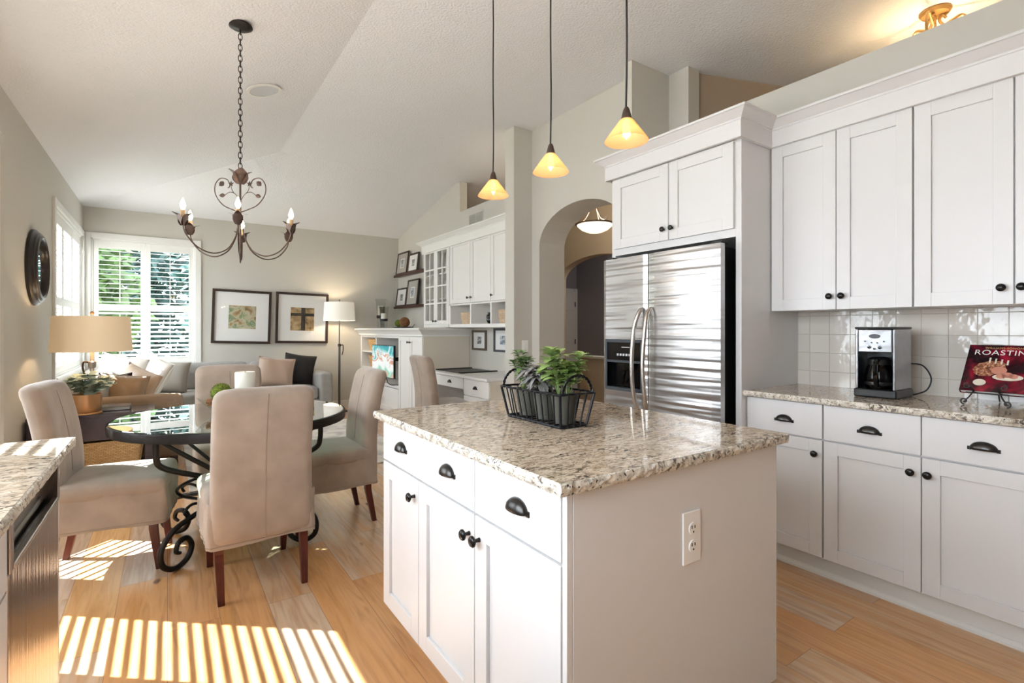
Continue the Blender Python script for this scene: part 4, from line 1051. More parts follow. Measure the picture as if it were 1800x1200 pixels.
herb(1.467, 'grey and plum sage drooping from middle pot of basket', 'sage', 12, 0.10, 0.06, 'leaf_plum', 12, 0.060, 0.020, 0.7, lean=(-0.01, 0))
herb(1.575, 'small dark green herb in farthest pot of basket', 'mint', 13, 0.17, 0.06, 'leaf_dark', 8, 0.032, 0.024, lean=(-0.01, 0.01))

# ---- three pendants over the island
def pendant(y, label):
    x = 1.18; t = thing('pendant_lamp', label, 'pendant light', (x, y, 1.835), 'pendants over the island')
    b = MB(); P = [(x + 0.002 * math.sin(k * 1.3), y + 0.002 * math.cos(k), 1.93 + (ZC - 1.93) * k / 12) for k in range(13)]; b.tube(P, 0.0032, 6); b.build('cord', 'cable', parent=t, smooth=True)
    b = MB(); b.lathe([(0, 0.108), (0.006, 0.106), (0.010, 0.098), (0.016, 0.074), (0.018, 0.068), (0, 0.066)], (x, y, 1.835), 20); b.build('socket_cap', 'bronze', parent=t, smooth=True)
    b = MB(); b.lathe([(0.016, 0.070), (0.022, 0.064), (0.044, 0.034), (0.0655, 0.004), (0.0675, 0.0), (0.065, 0.001), (0.042, 0.031), (0.019, 0.060), (0.014, 0.066)], (x, y, 1.835), 40); b.build('shade', 'amber_glass', parent=t, smooth=True, auto=80)
    b = MB(); b.lathe([(0, -0.004), (0.004, 0.002), (0.011, 0.016), (0.013, 0.028), (0.009, 0.044), (0.008, 0.062)], (x, y, 1.845), 16); b.build('bulb', 'pendant_bulb', parent=t, smooth=True)
    point_light('pendant_glow', (x, y, 1.830), 0.5, (1.0, 0.82, 0.62), 0.02)
    b = MB(); b.lathe([(0, 0), (0.05, 0), (0.05, -0.02), (0, -0.03)], (x, y, ZC), 24); b.build('canopy', 'bronze', parent=t, smooth=True)
pendant(1.098, 'amber cone glass pendant nearest the camera, over island')
pendant(1.474, 'middle one of three amber cone glass pendants')
pendant(1.876, 'amber cone glass pendant farthest from the camera, over island')

# ---- fixture glimpsed over the half wall, top right, and the hall light
GX, GY = 3.965, 1.118
t = thing('ceiling_lamp', 'gold ceiling lamp with curled arms behind the half wall', 'ceiling light', (GX, GY, ZC))
b = MB(); b.lathe([(0, 0), (0.078, 0), (0.082, -0.010), (0.070, -0.026), (0, -0.032)], (GX, GY, ZC), 40); b.build('canopy', 'gold_canopy', parent=t, smooth=True)
for k in range(3):
    a = rad(-58 + 120 * k); u = Vector((math.cos(a), math.sin(a), 0)); c = Vector((GX, GY, ZC))
    P = catmull([c + u * 0.055 + Vector((0, 0, -0.055)), c + u * 0.035 + Vector((0, 0, -0.035)), c + u * 0.022 + Vector((0, 0, -0.065)), c + u * 0.045 + Vector((0, 0, -0.095)), c + u * 0.085 + Vector((0, 0, -0.075)), c + u * 0.13 + Vector((0, 0, -0.055)), c + u * 0.165 + Vector((0, 0, -0.10)), c + u * 0.17 + Vector((0, 0, -0.22)), c + u * 0.18 + Vector((0, 0, -0.33))], 5)
    b = MB(); b.tube(P, 0.0085, 8); b.build('arm', 'gold_canopy', parent=t, smooth=True)
b = MB(); b.tube([(GX, GY, ZC - 0.03), (GX, GY, ZC - 0.33)], 0.007, 8); b.build('stem', 'gold_canopy', parent=t)
b = MB(); b.lathe([(0, -0.47), (0.10, -0.46), (0.17, -0.41), (0.205, -0.325), (0.200, -0.325), (0.165, -0.40), (0.10, -0.45), (0, -0.46)], (GX, GY, ZC), 36); b.build('glass_bowl', 'bowl_glow', parent=t, smooth=True)
SIDE_LAMP = point_light('side_room_glow', (GX + 0.05, GY, ZC - 0.385), 7, (1.0, 0.72, 0.40), 0.05)

HX, HY = 4.02, 4.22
t = thing('hall_lamp', 'glowing white glass bowl lamp hanging beyond the arch', 'ceiling light', (HX, HY, ZC))
b = MB(); b.lathe([(0, 2.345), (0.08, 2.355), (0.15, 2.385), (0.20, 2.43), (0.205, 2.445), (0.195, 2.435), (0.14, 2.395), (0, 2.36)], (HX, HY, 0), 40); b.build('glass_bowl', 'bowl_glow', parent=t, smooth=True)
b = MB(); b.lathe([(0.200, 2.438), (0.222, 2.442), (0.224, 2.452), (0.200, 2.454)], (HX, HY, 0), 40, close=True); b.build('rim_band', 'bronze', parent=t, smooth=True)
b = MB(); b.lathe([(0, ZC), (0.07, ZC), (0.06, ZC - 0.025), (0.010, ZC - 0.035), (0.008, 2.62), (0, 2.62)], (HX, HY, 0), 24)
for k in range(3):
    a = rad(20 + 120 * k); u = Vector((math.cos(a), math.sin(a), 0)); c = Vector((HX, HY, 0))
    b.tube(catmull([c + u * 0.01 + Vector((0, 0, 2.70)), c + u * 0.06 + Vector((0, 0, 2.60)), c + u * 0.12 + Vector((0, 0, 2.50)), c + u * 0.20 + Vector((0, 0, 2.46))], 5), 0.006, 8)
    b.tube(spiral(c + u * 0.215 + Vector((0, 0, 2.475)), 0.022, 1.1, -PI / 2, u, (0, 0, 1)), 0.004, 6)
b.build('stem', 'bronze', parent=t, smooth=True)
HALL_LAMP = point_light('hall_glow', (HX, HY, 2.52), 26, (1.0, 0.84, 0.62), 0.1)

# switch plate on the column, vent, ceiling speaker
o = thing('light_switch', 'white light switch plate on the wall by the arch', 'switch', (2.93, 4.07, 1.03))
b = MB().box(2.893, 2.967, 4.064, 4.0695, 1.03, 1.145); b.build('cover_plate', 'outlet_ivory', parent=o, bevel=0.002)
b = MB().box(2.916, 2.944, 4.060, 4.0645, 1.055, 1.12); b.build('rocker', 'outlet_ivory', parent=o, bevel=0.001)
o = thing('air_vent', 'pale grey air vent grille on wall above the desk cabinets', 'vent', (XR, 5.57, 2.50))
b = MB(); b.box(XR - 0.006, XR, 5.39, 5.75, 2.46, 2.75); b.build('frame', 'wall_paint', parent=o)
for ya, yb in ((5.405, 5.56), (5.58, 5.735)):
    b = MB()
    for i in range(16): z = 2.475 + i * 0.0165; b.obox((XR - 0.008, (ya + yb) / 2, z), 0.004, yb - ya, 0.012, (0, rad(30), 0))
    b.build('grille', 'vent_grey', parent=o)
zsp = zl(0.6); nrm = Vector((-(ZC - 2.79), 0, RX - XL)).normalized()
RS = Vector((0, 0, 1)).rotation_difference(nrm).to_matrix()
o = thing('ceiling_speaker', 'round white in-ceiling speaker on the left slope', 'speaker', (0.63, 4.40, zsp))
b = MB(); b.lathe([(0.128, 0.0), (0.128, -0.010), (0.108, -0.012), (0.108, -0.002)], (0.63, 4.40, zsp + 0.004), 48, RS); b.build('rim', 'trim_white', parent=o, smooth=True)
b = MB(); b.lathe([(0.108, -0.009), (0, -0.009)], (0.63, 4.40, zsp + 0.004), 48, RS); b.build('grille', 'speaker_grille', parent=o)

point_light('grey_room_fill', (6.3, 5.2, 2.5), 22, (0.96, 0.97, 1.0), 0.15)  # unseen fill light added to brighten the grey room
# ================================================================== DINING
# ---- slip-covered dining chair, local frame: seat faces +Y, origin on the floor under the seat's middle
def soft_box(b, x0, x1, y0, y1, z0, z1, r, f=None, n=(8, 8, 8)):
    """rounded box made of a grid skin, optionally bent by f(point)"""
    bm = b.bm; vs = {}
    cx, cy, cz = (x0 + x1) / 2, (y0 + y1) / 2, (z0 + z1) / 2; hx, hy, hz = (x1 - x0) / 2, (y1 - y0) / 2, (z1 - z0) / 2
    def samples(h, k):
        rr = min(r, h * 0.98); core = [-(h - rr) + 2 * (h - rr) * i / k for i in range(k + 1)]
        ed = [rr * (1 - math.cos(PI / 2 * j / 3)) for j in range(1, 4)]
        return [-(h) , *[-(h - rr) - rr * math.sin(PI / 2 * j / 3) for j in (2, 1)], *core, *[(h - rr) + rr * math.sin(PI / 2 * j / 3) for j in (1, 2)], h]
    X, Y, Z = samples(hx, n[0]), samples(hy, n[1]), samples(hz, n[2])
    def vert(i, j, k):
        if (i, j, k) in vs: return vs[(i, j, k)]
        p = Vector((X[i], Y[j], Z[k])); q = Vector((max(-(hx - min(r, hx * .98)), min(hx - min(r, hx * .98), p.x)), max(-(hy - min(r, hy * .98)), min(hy - min(r, hy * .98), p.y)), max(-(hz - min(r, hz * .98)), min(hz - min(r, hz * .98), p.z))))
        d = p - q
        if d.length > 1e-9:
            rv = Vector((min(r, hx * .98), min(r, hy * .98), min(r, hz * .98))); dn = Vector((d.x / rv.x, d.y / rv.y, d.z / rv.z)); L = dn.length; M = max(abs(dn.x), abs(dn.y), abs(dn.z))
            d = Vector((dn.x * rv.x, dn.y * rv.y, dn.z * rv.z)) * (1.0 / L) if M > 0.999 else d
            p = q + d
        p = p + Vector((cx, cy, cz))
        if f: p = Vector(f(p))
        v = bm.verts.new(p); vs[(i, j, k)] = v; return v
    a, c, e = len(X) - 1, len(Y) - 1, len(Z) - 1
    for i in range(a):
        for j in range(c):
            for k in (0, e): bm.faces.new((vert(i, j, k), vert(i + 1, j, k), vert(i + 1, j + 1, k), vert(i, j + 1, k)))
    for i in range(a):
        for k in range(e):
            for j in (0, c): bm.faces.new((vert(i, j, k), vert(i + 1, j, k), vert(i + 1, j, k + 1), vert(i, j, k + 1)))
    for j in range(c):
        for k in range(e):
            for i in (0, a): bm.faces.new((vert(i, j, k), vert(i, j + 1, k), vert(i, j + 1, k + 1), vert(i, j, k + 1)))
    return b

def make_chair(label, loc, rz, group, lbl_cat='chair', seed=0):
    t = thing('dining_chair', label, lbl_cat, (0, 0, 0), group)
    def backcurve(p):   # leans back and bows
        h = max(0, (p.z - 0.45)) / 0.53
        s = abs(p.x) / 0.225
        return (p.x * (1.0 - 0.02 * h), p.y - 0.075 * h ** 1.6 + 0.010 * math.sin(PI * h) - 0.010 * (1 - s * s), p.z - 0.012 * (s ** 4 if h > 0.9 else 0))
    b = MB(); soft_box(b, -0.222, 0.222, -0.262, -0.165, 0.260, 0.985, 0.045, backcurve, (8, 2, 16))
    bk_ = b.build('backrest', 'velvet', parent=t, smooth=True, auto=180)
    # seams: centre back and front, edges
    def bp(x, front, z):
        h = max(0, (z - 0.45)) / 0.53; s = abs(x) / 0.225
        return Vector((x * (1 - 0.02 * h), (-0.1645 if front else -0.2625) - 0.075 * h ** 1.6 + 0.010 * math.sin(PI * h) - 0.010 * (1 - s * s), z))
    b = MB(); b.tube([bp(0.0, False, 0.275 + 0.68 * i / 16)  for i in range(17)], 0.0022, 5)
    b.build('back_seam', 'seam', parent=bk_)
    b = MB(); b.tube([bp(0.0, True, 0.52 + 0.42 * i / 12) for i in range(13)], 0.0018, 5); b.build('front_seam', 'seam', parent=bk_)
    # seat
    def seatf(p):
        u = p.x / 0.24; v = (p.y - 0.03) / 0.23
        return (p.x, p.y, p.z + (0.020 * (1 - u * u) * (1 - v * v) if p.z > 0.46 else 0))
    b = MB(); soft_box(b, -0.238, 0.238, -0.20, 0.262, 0.40, 0.490, 0.035, seatf, (8, 8, 3)); b.build('seat', 'velvet', parent=t, smooth=True, auto=180)
    # skirt: closed ring hanging to z .255, wrinkled, slightly flared
    b = MB(); bm = b.bm; rnd = random.Random(seed); x0, y0, y1, r = 0.230, -0.246, 0.258, 0.03
    ring = []; per = []
    def corner(cx, cy, a0):
        return [(cx + r * math.cos(rad(a0 + 90 * i / 4)), cy + r * math.sin(rad(a0 + 90 * i / 4))) for i in range(5)]
    C = corner(x0 - r, y1 - r, 0) + corner(-x0 + r, y1 - r, 90) + corner(-x0 + r, y0 + r, 180) + corner(x0 - r, y0 + r, 270)
    P = []
    for i in range(len(C)):
        a, c = C[i], C[(i + 1) % len(C)]; k = max(1, int(math.dist(a, c) / 0.03))
        for j in range(k): P.append((a[0] + (c[0] - a[0]) * j / k, a[1] + (c[1] - a[1]) * j / k))
    zs = [0.255 + 0.20 * i / 10 for i in range(11)]
    ph = rnd.uniform(0, 6)
    def pt(i, z, inset=0.0):
        x, y = P[i]; d = 1 + 0.035 * (1 - (z - 0.255) / 0.2) - inset
        s = i / len(P) * 2 * PI
        w = 0.004 * math.sin(9 * s + ph + z * 18) * (0.4 + (z - 0.255) / 0.2) + 0.0025 * math.sin(23 * s + z * 40)
        n = Vector((x, y - 0.0, 0)).normalized()
        return (x * d + n.x * w, y * d + n.y * w, z + (0.004 * math.sin(5 * s + ph) if z < 0.26 else 0))
    rows = [[bm.verts.new(pt(i, z)) for i in range(len(P))] for z in zs]
    rin = [bm.verts.new(pt(i, zs[0], 0.03)) for i in range(len(P))]; rin2 = [bm.verts.new(pt(i, zs[-1], 0.03)) for i in range(len(P))]
    n = len(P)
    for j in range(10):
        for i in range(n): bm.faces.new((rows[j][i], rows[j][(i + 1) % n], rows[j + 1][(i + 1) % n], rows[j + 1][i]))
    for i in range(n):
        bm.faces.new((rows[0][i], rin[i], rin[(i + 1) % n], rows[0][(i + 1) % n])); bm.faces.new((rin[i], rin2[i], rin2[(i + 1) % n], rin[(i + 1) % n])); bm.faces.new((rin2[i], rows[-1][i], rows[-1][(i + 1) % n], rin2[(i + 1) % n]))
    sk = b.build('skirt', 'velvet', parent=t, smooth=True, auto=80)
    b = MB(); hp = []
    for i in range(n): x, y, z = pt(i, 0.268); hp.append((x * 1.004, y * 1.004, z))
    b.tube(hp, 0.0016, 4, closed=True); b.build('hem', 'seam', parent=sk)
    for sx in (-1, 1):
        for sy in (-1, 1):
            b = MB(); xx = 0.185 * sx; yt = 0.20 * sy; yb = (0.225 if sy > 0 else -0.245); h = 0.019; g = 0.014
            top = [(xx + a * h, yt + c * h, 0.41) for a, c in ((-1, -1), (1, -1), (1, 1), (-1, 1))]; mid = [(xx + a * h, yt + c * h, 0.22) for a, c in ((-1, -1), (1, -1), (1, 1), (-1, 1))]; bot = [(xx * 0.97 + a * g, yb + c * g, 0) for a, c in ((-1, -1), (1, -1), (1, 1), (-1, 1))]
            V = [[b.bm.verts.new(p) for p in q] for q in (top, mid, bot)]
            for q in (0, 1):
                for i in range(4): b.bm.faces.new((V[q][i], V[q][(i + 1) % 4], V[q + 1][(i + 1) % 4], V[q + 1][i]))
            b.bm.faces.new(V[0]); b.bm.faces.new(V[2][::-1]); b.build('leg', 'leg_wood', parent=t, bevel=0.002, bseg=1)
    t.location = loc; t.rotation_euler = (0, 0, rz)
    return t
G = 'slip-covered chairs round the glass table'
ch = make_chair('tan velvet slip-covered chair with its back to the camera', (0.372, 2.885, 0), rad(2), G)
dup(ch, (-0.235, 3.435, 0), rad(-97), 'tan velvet slip-covered chair at left side of glass table', G)
dup(ch, (0.875, 3.425, 0), rad(90), 'tan velvet slip-covered chair at right side of glass table', G)
dup(ch, (0.385, 4.08, 0), rad(180), 'tan velvet slip-covered chair behind glass table, facing camera', G)
dk = dup(ch, (2.44, 4.84, 0), rad(-90), 'tan velvet slip-covered chair pulled up to the white desk', G)
dk['group'] = 'desk seating'; del dk['group']

# ---- round glass table on scrolled iron legs
TX, TY, TZ, TR = 0.345, 3.43, 0.75, 0.605
t = thing('dining_table', 'round glass dining table with dark iron rim and scroll legs', 'dining table', (TX, TY, 0))
b = MB(); b.lathe([(0, TZ - 0.008), (TR - 0.004, TZ - 0.008), (TR, TZ - 0.004), (TR - 0.004, TZ), (0, TZ)], (TX, TY, 0), 96); b.build('glass_top', 'table_glass', parent=t, smooth=True, auto=30)
b = MB(); b.lathe([(TR - 0.05, TZ - 0.012), (TR + 0.006, TZ - 0.012), (TR + 0.010, TZ - 0.004), (TR + 0.012, TZ - 0.012), (TR + 0.010, TZ - 0.050), (TR - 0.004, TZ - 0.052), (TR - 0.004, TZ - 0.018), (TR - 0.05, TZ - 0.018)], (TX, TY, 0), 96, close=True); b.build('iron_rim', 'iron', parent=t, smooth=True, auto=30)
for a in (-137, -43, 47, 137):
    u = Vector((math.cos(rad(a)), math.sin(rad(a)), 0)); c = Vector((TX, TY, 0)); z = Vector((0, 0, 1))
    P = [c + u * 0.535 + z * 0.735, c + u * 0.535 + z * 0.62, c + u * 0.50 + z * 0.555, c + u * 0.32 + z * 0.47, c + u * 0.15 + z * 0.40, c + u * 0.09 + z * 0.36, c + u * 0.10 + z * 0.32, c + u * 0.20 + z * 0.27, c + u * 0.32 + z * 0.245, c + u * 0.43 + z * 0.215, c + u * 0.505 + z * 0.145, c + u * 0.50 + z * 0.06, c + u * 0.43 + z * 0.016, c + u * 0.355 + z * 0.035, c + u * 0.325 + z * 0.095, c + u * 0.355 + z * 0.145, c + u * 0.405 + z * 0.14, c + u * 0.42 + z * 0.10, c + u * 0.395 + z * 0.082]
    P = catmull(P, 6); n = len(P)
    b = MB(); b.tube(P, [0.0145 if i < n * 0.86 else 0.0145 - 0.006 * (i / n - 0.86) / 0.14 for i in range(n)], 10); lg = b.build('scroll_leg', 'iron', parent=t, smooth=True, auto=80)
    q = catmull([c + u * 0.22 + z * 0.262, c + u * 0.27 + z * 0.30, c + u * 0.33 + z * 0.31, c + u * 0.37 + z * 0.285, c + u * 0.355 + z * 0.26], 5)
    b = MB(); b.tube(q, 0.008, 8); b.build('small_scroll', 'iron', parent=lg, smooth=True)
    b = MB(); b.tube([c + u * 0.53 + z * 0.70, c + u * 0.12 + z * 0.42], 0.010, 8); b.build('strut', 'iron', parent=t)
b = MB(); b.tube([Vector((TX + 0.30 * math.cos(2 * PI * i / 40), TY + 0.30 * math.sin(2 * PI * i / 40), 0.335)) for i in range(40)], 0.009, 8, closed=True); b.build('ring', 'iron', parent=t, smooth=True)
b = MB(); b.lathe([(0.10, 0.34), (0.115, 0.345), (0.115, 0.375), (0.10, 0.38), (0.09, 0.36)], (TX, TY, 0), 32, close=True); b.build('collar_band', 'iron', parent=t, smooth=True)

# ---- centrepiece
VX, VY = 0.335, 3.50
t = thing('glass_bowl', 'clear glass bowl of wood chips in the table centre', 'bowl', (VX, VY, TZ + 0.001))
b = MB(); b.lathe([(0, 0.0), (0.07, 0.0), (0.10, 0.012), (0.165, 0.055), (0.195, 0.095), (0.200, 0.098), (0.190, 0.093), (0.158, 0.058), (0.095, 0.018), (0, 0.010)], (VX, VY, TZ + 0.001), 48); b.build('bowl', 'clear_glass', parent=t, smooth=True)
b = MB(); rnd = random.Random(8)
for i in range(46):
    a = rnd.uniform(0, 2 * PI); r = 0.145 * math.sqrt(rnd.random()); b.obox((VX + r * math.cos(a), VY + r * math.sin(a), TZ + 0.030 + 0.028 * r / 0.145 + rnd.uniform(0, 0.03)), 0.045, 0.022, 0.006, (rnd.uniform(-.5, .5), rnd.uniform(-.5, .5), rnd.uniform(0, 3)))
w = b.build('wood_chips', 'bowl_wood', parent=t); w['kind'] = 'stuff'
o = MB(); o.lathe([(0, 0), (0.055, 0), (0.057, 0.003), (0.057, 0.152), (0.054, 0.157), (0.030, 0.150), (0, 0.149)], (VX + 0.062, VY + 0.01, TZ + 0.082), 36)
t = thing('pillar_candle', 'thick white pillar candle standing in the glass bowl', 'candle', (VX + 0.062, VY + 0.01, TZ + 0.082)); o.build('wax', 'wax', parent=t, smooth=True)
b = MB(); b.tube([(VX + 0.062, VY + 0.01, TZ + 0.225), (VX + 0.063, VY + 0.01, TZ + 0.245)], 0.0015, 5); b.build('wick', 'cable', parent=t)
def moss_ball(name, c, r, label, seed, m='moss'):
    rnd = random.Random(seed); b = MB(); b.blob(c, r * 0.93, 3)
    for i in range(900):
        d = Vector((rnd.gauss(0, 1), rnd.gauss(0, 1), rnd.gauss(0, 1))).normalized(); s = d.orthogonal().normalized() * r * 0.03; p = Vector(c) + d * r * 0.9
        b.poly([p - s, p + s, p + d * r * rnd.uniform(0.10, 0.18)])
    return tag(b.build(name, m, smooth=False, keep_normals=True), label, 'ball')
moss_ball('moss_ball', (VX - 0.070, VY - 0.045, TZ + 0.125), 0.058, 'green moss ball in the glass bowl beside the candle', 4)

# ---- chandelier
HXX, HYY = 0.362, 3.43; zc = zl(HXX)
t = thing('chandelier', 'wrought iron six-arm candle chandelier with leaves and stars', 'chandelier', (HXX, HYY, 1.65))
b = MB(); b.lathe([(0, 0.0), (0.066, 0.0), (0.068, -0.006), (0.050, -0.018), (0.012, -0.024), (0, -0.026)], (HXX, HYY, zc - 0.004), 36, Matrix.Identity(3)); b.build('canopy', 'iron', parent=t, smooth=True)
b = MB(); zt, zb, L = zc - 0.024, 2.215, 0.044; nl = int((zt - zb) / (L * 0.72)); st = (zt - zb) / nl
for i in range(nl):
    z0 = zt - st * (i + 0.5); A = (1, 0) if i % 2 else (0.3, 0.95); pts = []
    for k in range(14):
        a = 2 * PI * k / 14; pts.append(Vector((HXX + A[0] * 0.0105 * math.cos(a), HYY + A[1] * 0.0105 * math.cos(a), z0 + L * 0.5 * math.sin(a))))
    b.tube(pts, 0.0023, 6, closed=True)
b.build('chain', 'iron', parent=t, smooth=True)
C = Vector((HXX, HYY, 0)); Zv = Vector((0, 0, 1))
b = MB(); b.tube([C + Zv * 2.20, C + Zv * 1.72], 0.0055, 8); b.lathe([(0, 1.645), (0.004, 1.655), (0.008, 1.70), (0.012, 1.76), (0.006, 1.80)], (HXX, HYY, 0), 12); b.build('centre_rod', 'bronze', parent=t, smooth=True)
def petals(b, base, z0, r0, r1, h, n, tip, ph=0.0):
    for k in range(n):
        a = 2 * PI * k / n + ph; u = Vector((math.cos(a), math.sin(a), 0)); s = Vector((-u.y, u.x, 0)); bm = b.bm; rows = []
        for j in range(6):
            q = j / 5; w = 0.026 * max(0.06, math.sin(PI * min(1, 0.12 + q * 0.85))) ** 0.7 * (r1 / 0.032); rr = r0 + (r1 - r0) * q ** 1.15 + (tip if j == 5 else 0); zz = z0 + h * q - (0.004 if j == 5 else 0)
            p = base + u * rr + Zv * zz; rows.append([bm.verts.new(p - s * w + u * (-0.004)), bm.verts.new(p), bm.verts.new(p + s * w + u * (-0.004))])
        for j in range(5):
            for i in range(2): bm.faces.new((rows[j][i], rows[j][i + 1], rows[j + 1][i + 1], rows[j + 1][i]))
b = MB(); petals(b, C, 2.125, 0.007, 0.052, 0.085, 4, 0.012); o = b.build('crown_leaves', 'bronze', parent=t, smooth=True, keep_normals=True)
Fw = Vector((math.sin(rad(YAW)), math.cos(rad(YAW)), 0)); Rt = Vector((math.cos(rad(YAW)), -math.sin(rad(YAW)), 0))
for k in range(6):
    a = rad(262 + 60 * k); u = Vector((math.cos(a), math.sin(a), 0)); tipc = C + u * 0.315
    b = MB(); b.tube(catmull([C + u * 0.016 + Zv * 1.86, C + u * 0.030 + Zv * 1.80, C + u * 0.075 + Zv * 1.725, C + u * 0.155 + Zv * 1.69, C + u * 0.24 + Zv * 1.715, C + u * 0.30 + Zv * 1.78, C + u * 0.315 + Zv * 1.83], 6), 0.0038, 8)
    ar = b.build('arm', 'bronze', parent=t, smooth=True)
    b = MB(); petals(b, tipc, 1.822, 0.006, 0.032, 0.070, 3, 0.024, a); b.build('leaf_cup', 'bronze', parent=ar, smooth=True, keep_normals=True)
    b = MB(); b.lathe([(0, 0), (0.0125, 0), (0.0125, 0.062), (0, 0.064)], tipc + Zv * 1.845, 16); b.build('candle_sleeve', 'candle_sleeve', parent=ar, smooth=True, auto=50)
    b = MB(); b.lathe([(0.006, 0), (0.013, 0.016), (0.0145, 0.026), (0.010, 0.044), (0.004, 0.060), (0, 0.068)], tipc + Zv * 1.908, 16); b.build('bulb', 'bulb', parent=ar, smooth=True)
point_light('chandelier_glow', (HXX, HYY, 1.98), 9, (1.0, 0.92, 0.82), 0.3)
for s in (-1, 1):   # heart scroll, leaves, stars in the plane facing the kitchen
    u = (Rt * s).normalized()
    b = MB(); b.tube(catmull([C + Zv * 1.955, C + u * 0.045 + Zv * 1.970, C + u * 0.105 + Zv * 2.00, C + u * 0.148 + Zv * 2.06, C + u * 0.150 + Zv * 2.12, C + u * 0.12 + Zv * 2.158, C + u * 0.078 + Zv * 2.150, C + u * 0.062 + Zv * 2.115, C + u * 0.075 + Zv * 2.10], 7), 0.003, 8); hs = b.build('heart_scroll', 'bronze', parent=t, smooth=True)
    b = MB(); b.tube(catmull([C + Zv * 2.02, C + u * 0.03 + Zv * 2.065, C + u * 0.065 + Zv * 2.075, C + u * 0.095 + Zv * 2.055], 5), 0.002, 6); b.tube(catmull([C + u * 0.035 + Zv * 2.067, C + u * 0.05 + Zv * 2.09, C + u * 0.055 + Zv * 2.118], 4), 0.002, 6)
    b.build('sprig', 'bronze', parent=hs, smooth=True)
    b = MB(); b.leaf(C + u * 0.090 + Zv * 2.058, u * 0.9 - Zv * 0.3 * (1 if s > 0 else 0.2), Fw, 0.038, 0.026, 0.0, 0.05); b.leaf(C + u * 0.098 + Zv * 2.14, u * 0.8 - Zv * 0.75, Fw, 0.040, 0.034, 0.0, 0.05); o = b.build('leaf', 'bronze', parent=hs, keep_normals=True)
    b = MB(); cs = C + u * 0.056 + Zv * 2.126; pts = []
    for i in range(10): r = 0.019 if i % 2 == 0 else 0.008; aa = PI / 2 + i * PI / 5; pts.append(cs + Rt * r * math.cos(aa) + Zv * r * math.sin(aa) - Fw * 0.001)
    b.prism(pts, Fw * 0.002); b.build('star', 'bronze', parent=hs)

# ================================================================== LEFT SIDE / LIVING ROOM
# round mirror
my, mz, mr = 5.39, 1.735, 0.298; Mx = Matrix(((0, 0, 1), (0, 1, 0), (-1, 0, 0)))
t = thing('round_mirror', 'round wall mirror in a thick stepped black frame', 'mirror', (XL, my, mz - mr))
b = MB(); b.lathe([(mr, 0), (mr, 0.018), (mr - 0.012, 0.030), (mr - 0.018, 0.032), (mr - 0.026, 0.046), (mr - 0.034, 0.048), (mr - 0.045, 0.060), (mr - 0.062, 0.064), (mr - 0.075, 0.056), (mr - 0.080, 0.040), (mr - 0.080, 0.0)], (XL + 0.002, my, mz), 72, Mx, close=True); b.build('frame', 'mirror_frame', parent=t, smooth=True, auto=30)
b = MB(); b.lathe([(0, 0.034), (mr - 0.079, 0.034)], (XL + 0.002, my, mz), 72, Mx); b.build('mirror_glass', 'mirror', parent=t, smooth=True)

# console with basket
t = thing('console_table', 'dark espresso console table with lower shelf behind the sofa end', 'console table', (-0.46, 5.21, 0))
cx0, cx1, cy0, cy1 = -0.85, -0.085, 5.00, 5.42
b = MB().box(cx0, cx1, cy0, cy1, 0.575, 0.60); b.build('top', 'espresso', parent=t, bevel=0.003)
b = MB().box(cx0 + 0.02, cx1 - 0.02, cy0 + 0.015, cy1 - 0.015, 0.395, 0.575); b.build('apron', 'espresso', parent=t)
for x in (cx0 + 0.005, cx1 - 0.065):
    for y in (cy0 + 0.005, cy1 - 0.065): b = MB().box(x, x + 0.06, y, y + 0.06, 0, 0.575); b.build('leg', 'espresso', parent=t, bevel=0.002)
b = MB().box(cx0 + 0.03, cx1 - 0.03, cy0 + 0.03, cy1 - 0.03, 0.12, 0.15); b.build('lower_shelf', 'espresso', parent=t, bevel=0.002)
def basket(x0, x1, y0, y1, z0, h, m, label, group=None, taper=0.03, rim=0.010):
    t = thing('woven_basket', label, 'basket', ((x0 + x1) / 2, (y0 + y1) / 2, z0), group)
    b = MB(); cx, cy = (x0 + x1) / 2, (y0 + y1) / 2; hx, hy = (x1 - x0) / 2, (y1 - y0) / 2; bm = b.bm; rows = []
    def ringp(e, z, n=6):
        out = []; r = min(hx, hy) * 0.16
        for qx, qy, a0 in ((1, 1, 0), (-1, 1, 90), (-1, -1, 180), (1, -1, 270)):
            for i in range(n + 1): a = rad(a0 + 90 * i / n); out.append((cx + qx * (hx + e - r) + r * math.cos(a), cy + qy * (hy + e - r) + r * math.sin(a), z))
        return out
    prof = [(-taper, z0), (-taper * 0.5 + 0.004, z0 + h * 0.5), (0, z0 + h), (-0.012, z0 + h), (-taper * 0.5 - 0.012, z0 + h * 0.5), (-taper - 0.010, z0 + 0.012)]
    for e, z in prof: rows.append([bm.verts.new(p) for p in ringp(e, z)])
    n = len(rows[0])
    for j in range(len(rows) - 1):
        for i in range(n): bm.faces.new((rows[j][i], rows[j][(i + 1) % n], rows[j + 1][(i + 1) % n], rows[j + 1][i]))
    bm.faces.new(rows[0][::-1]); bm.faces.new(rows[-1]); b.build('body', m, parent=t)
    b = MB(); b.tube(ringp(-0.004, z0 + h), rim, 8, closed=True); b.build('rim', m, parent=t, smooth=True)
    return t
basket(-0.76, -0.165, 5.045, 5.38, 0.151, 0.215, 'rattan', 'large honey rattan basket on the console lower shelf', taper=0.02)

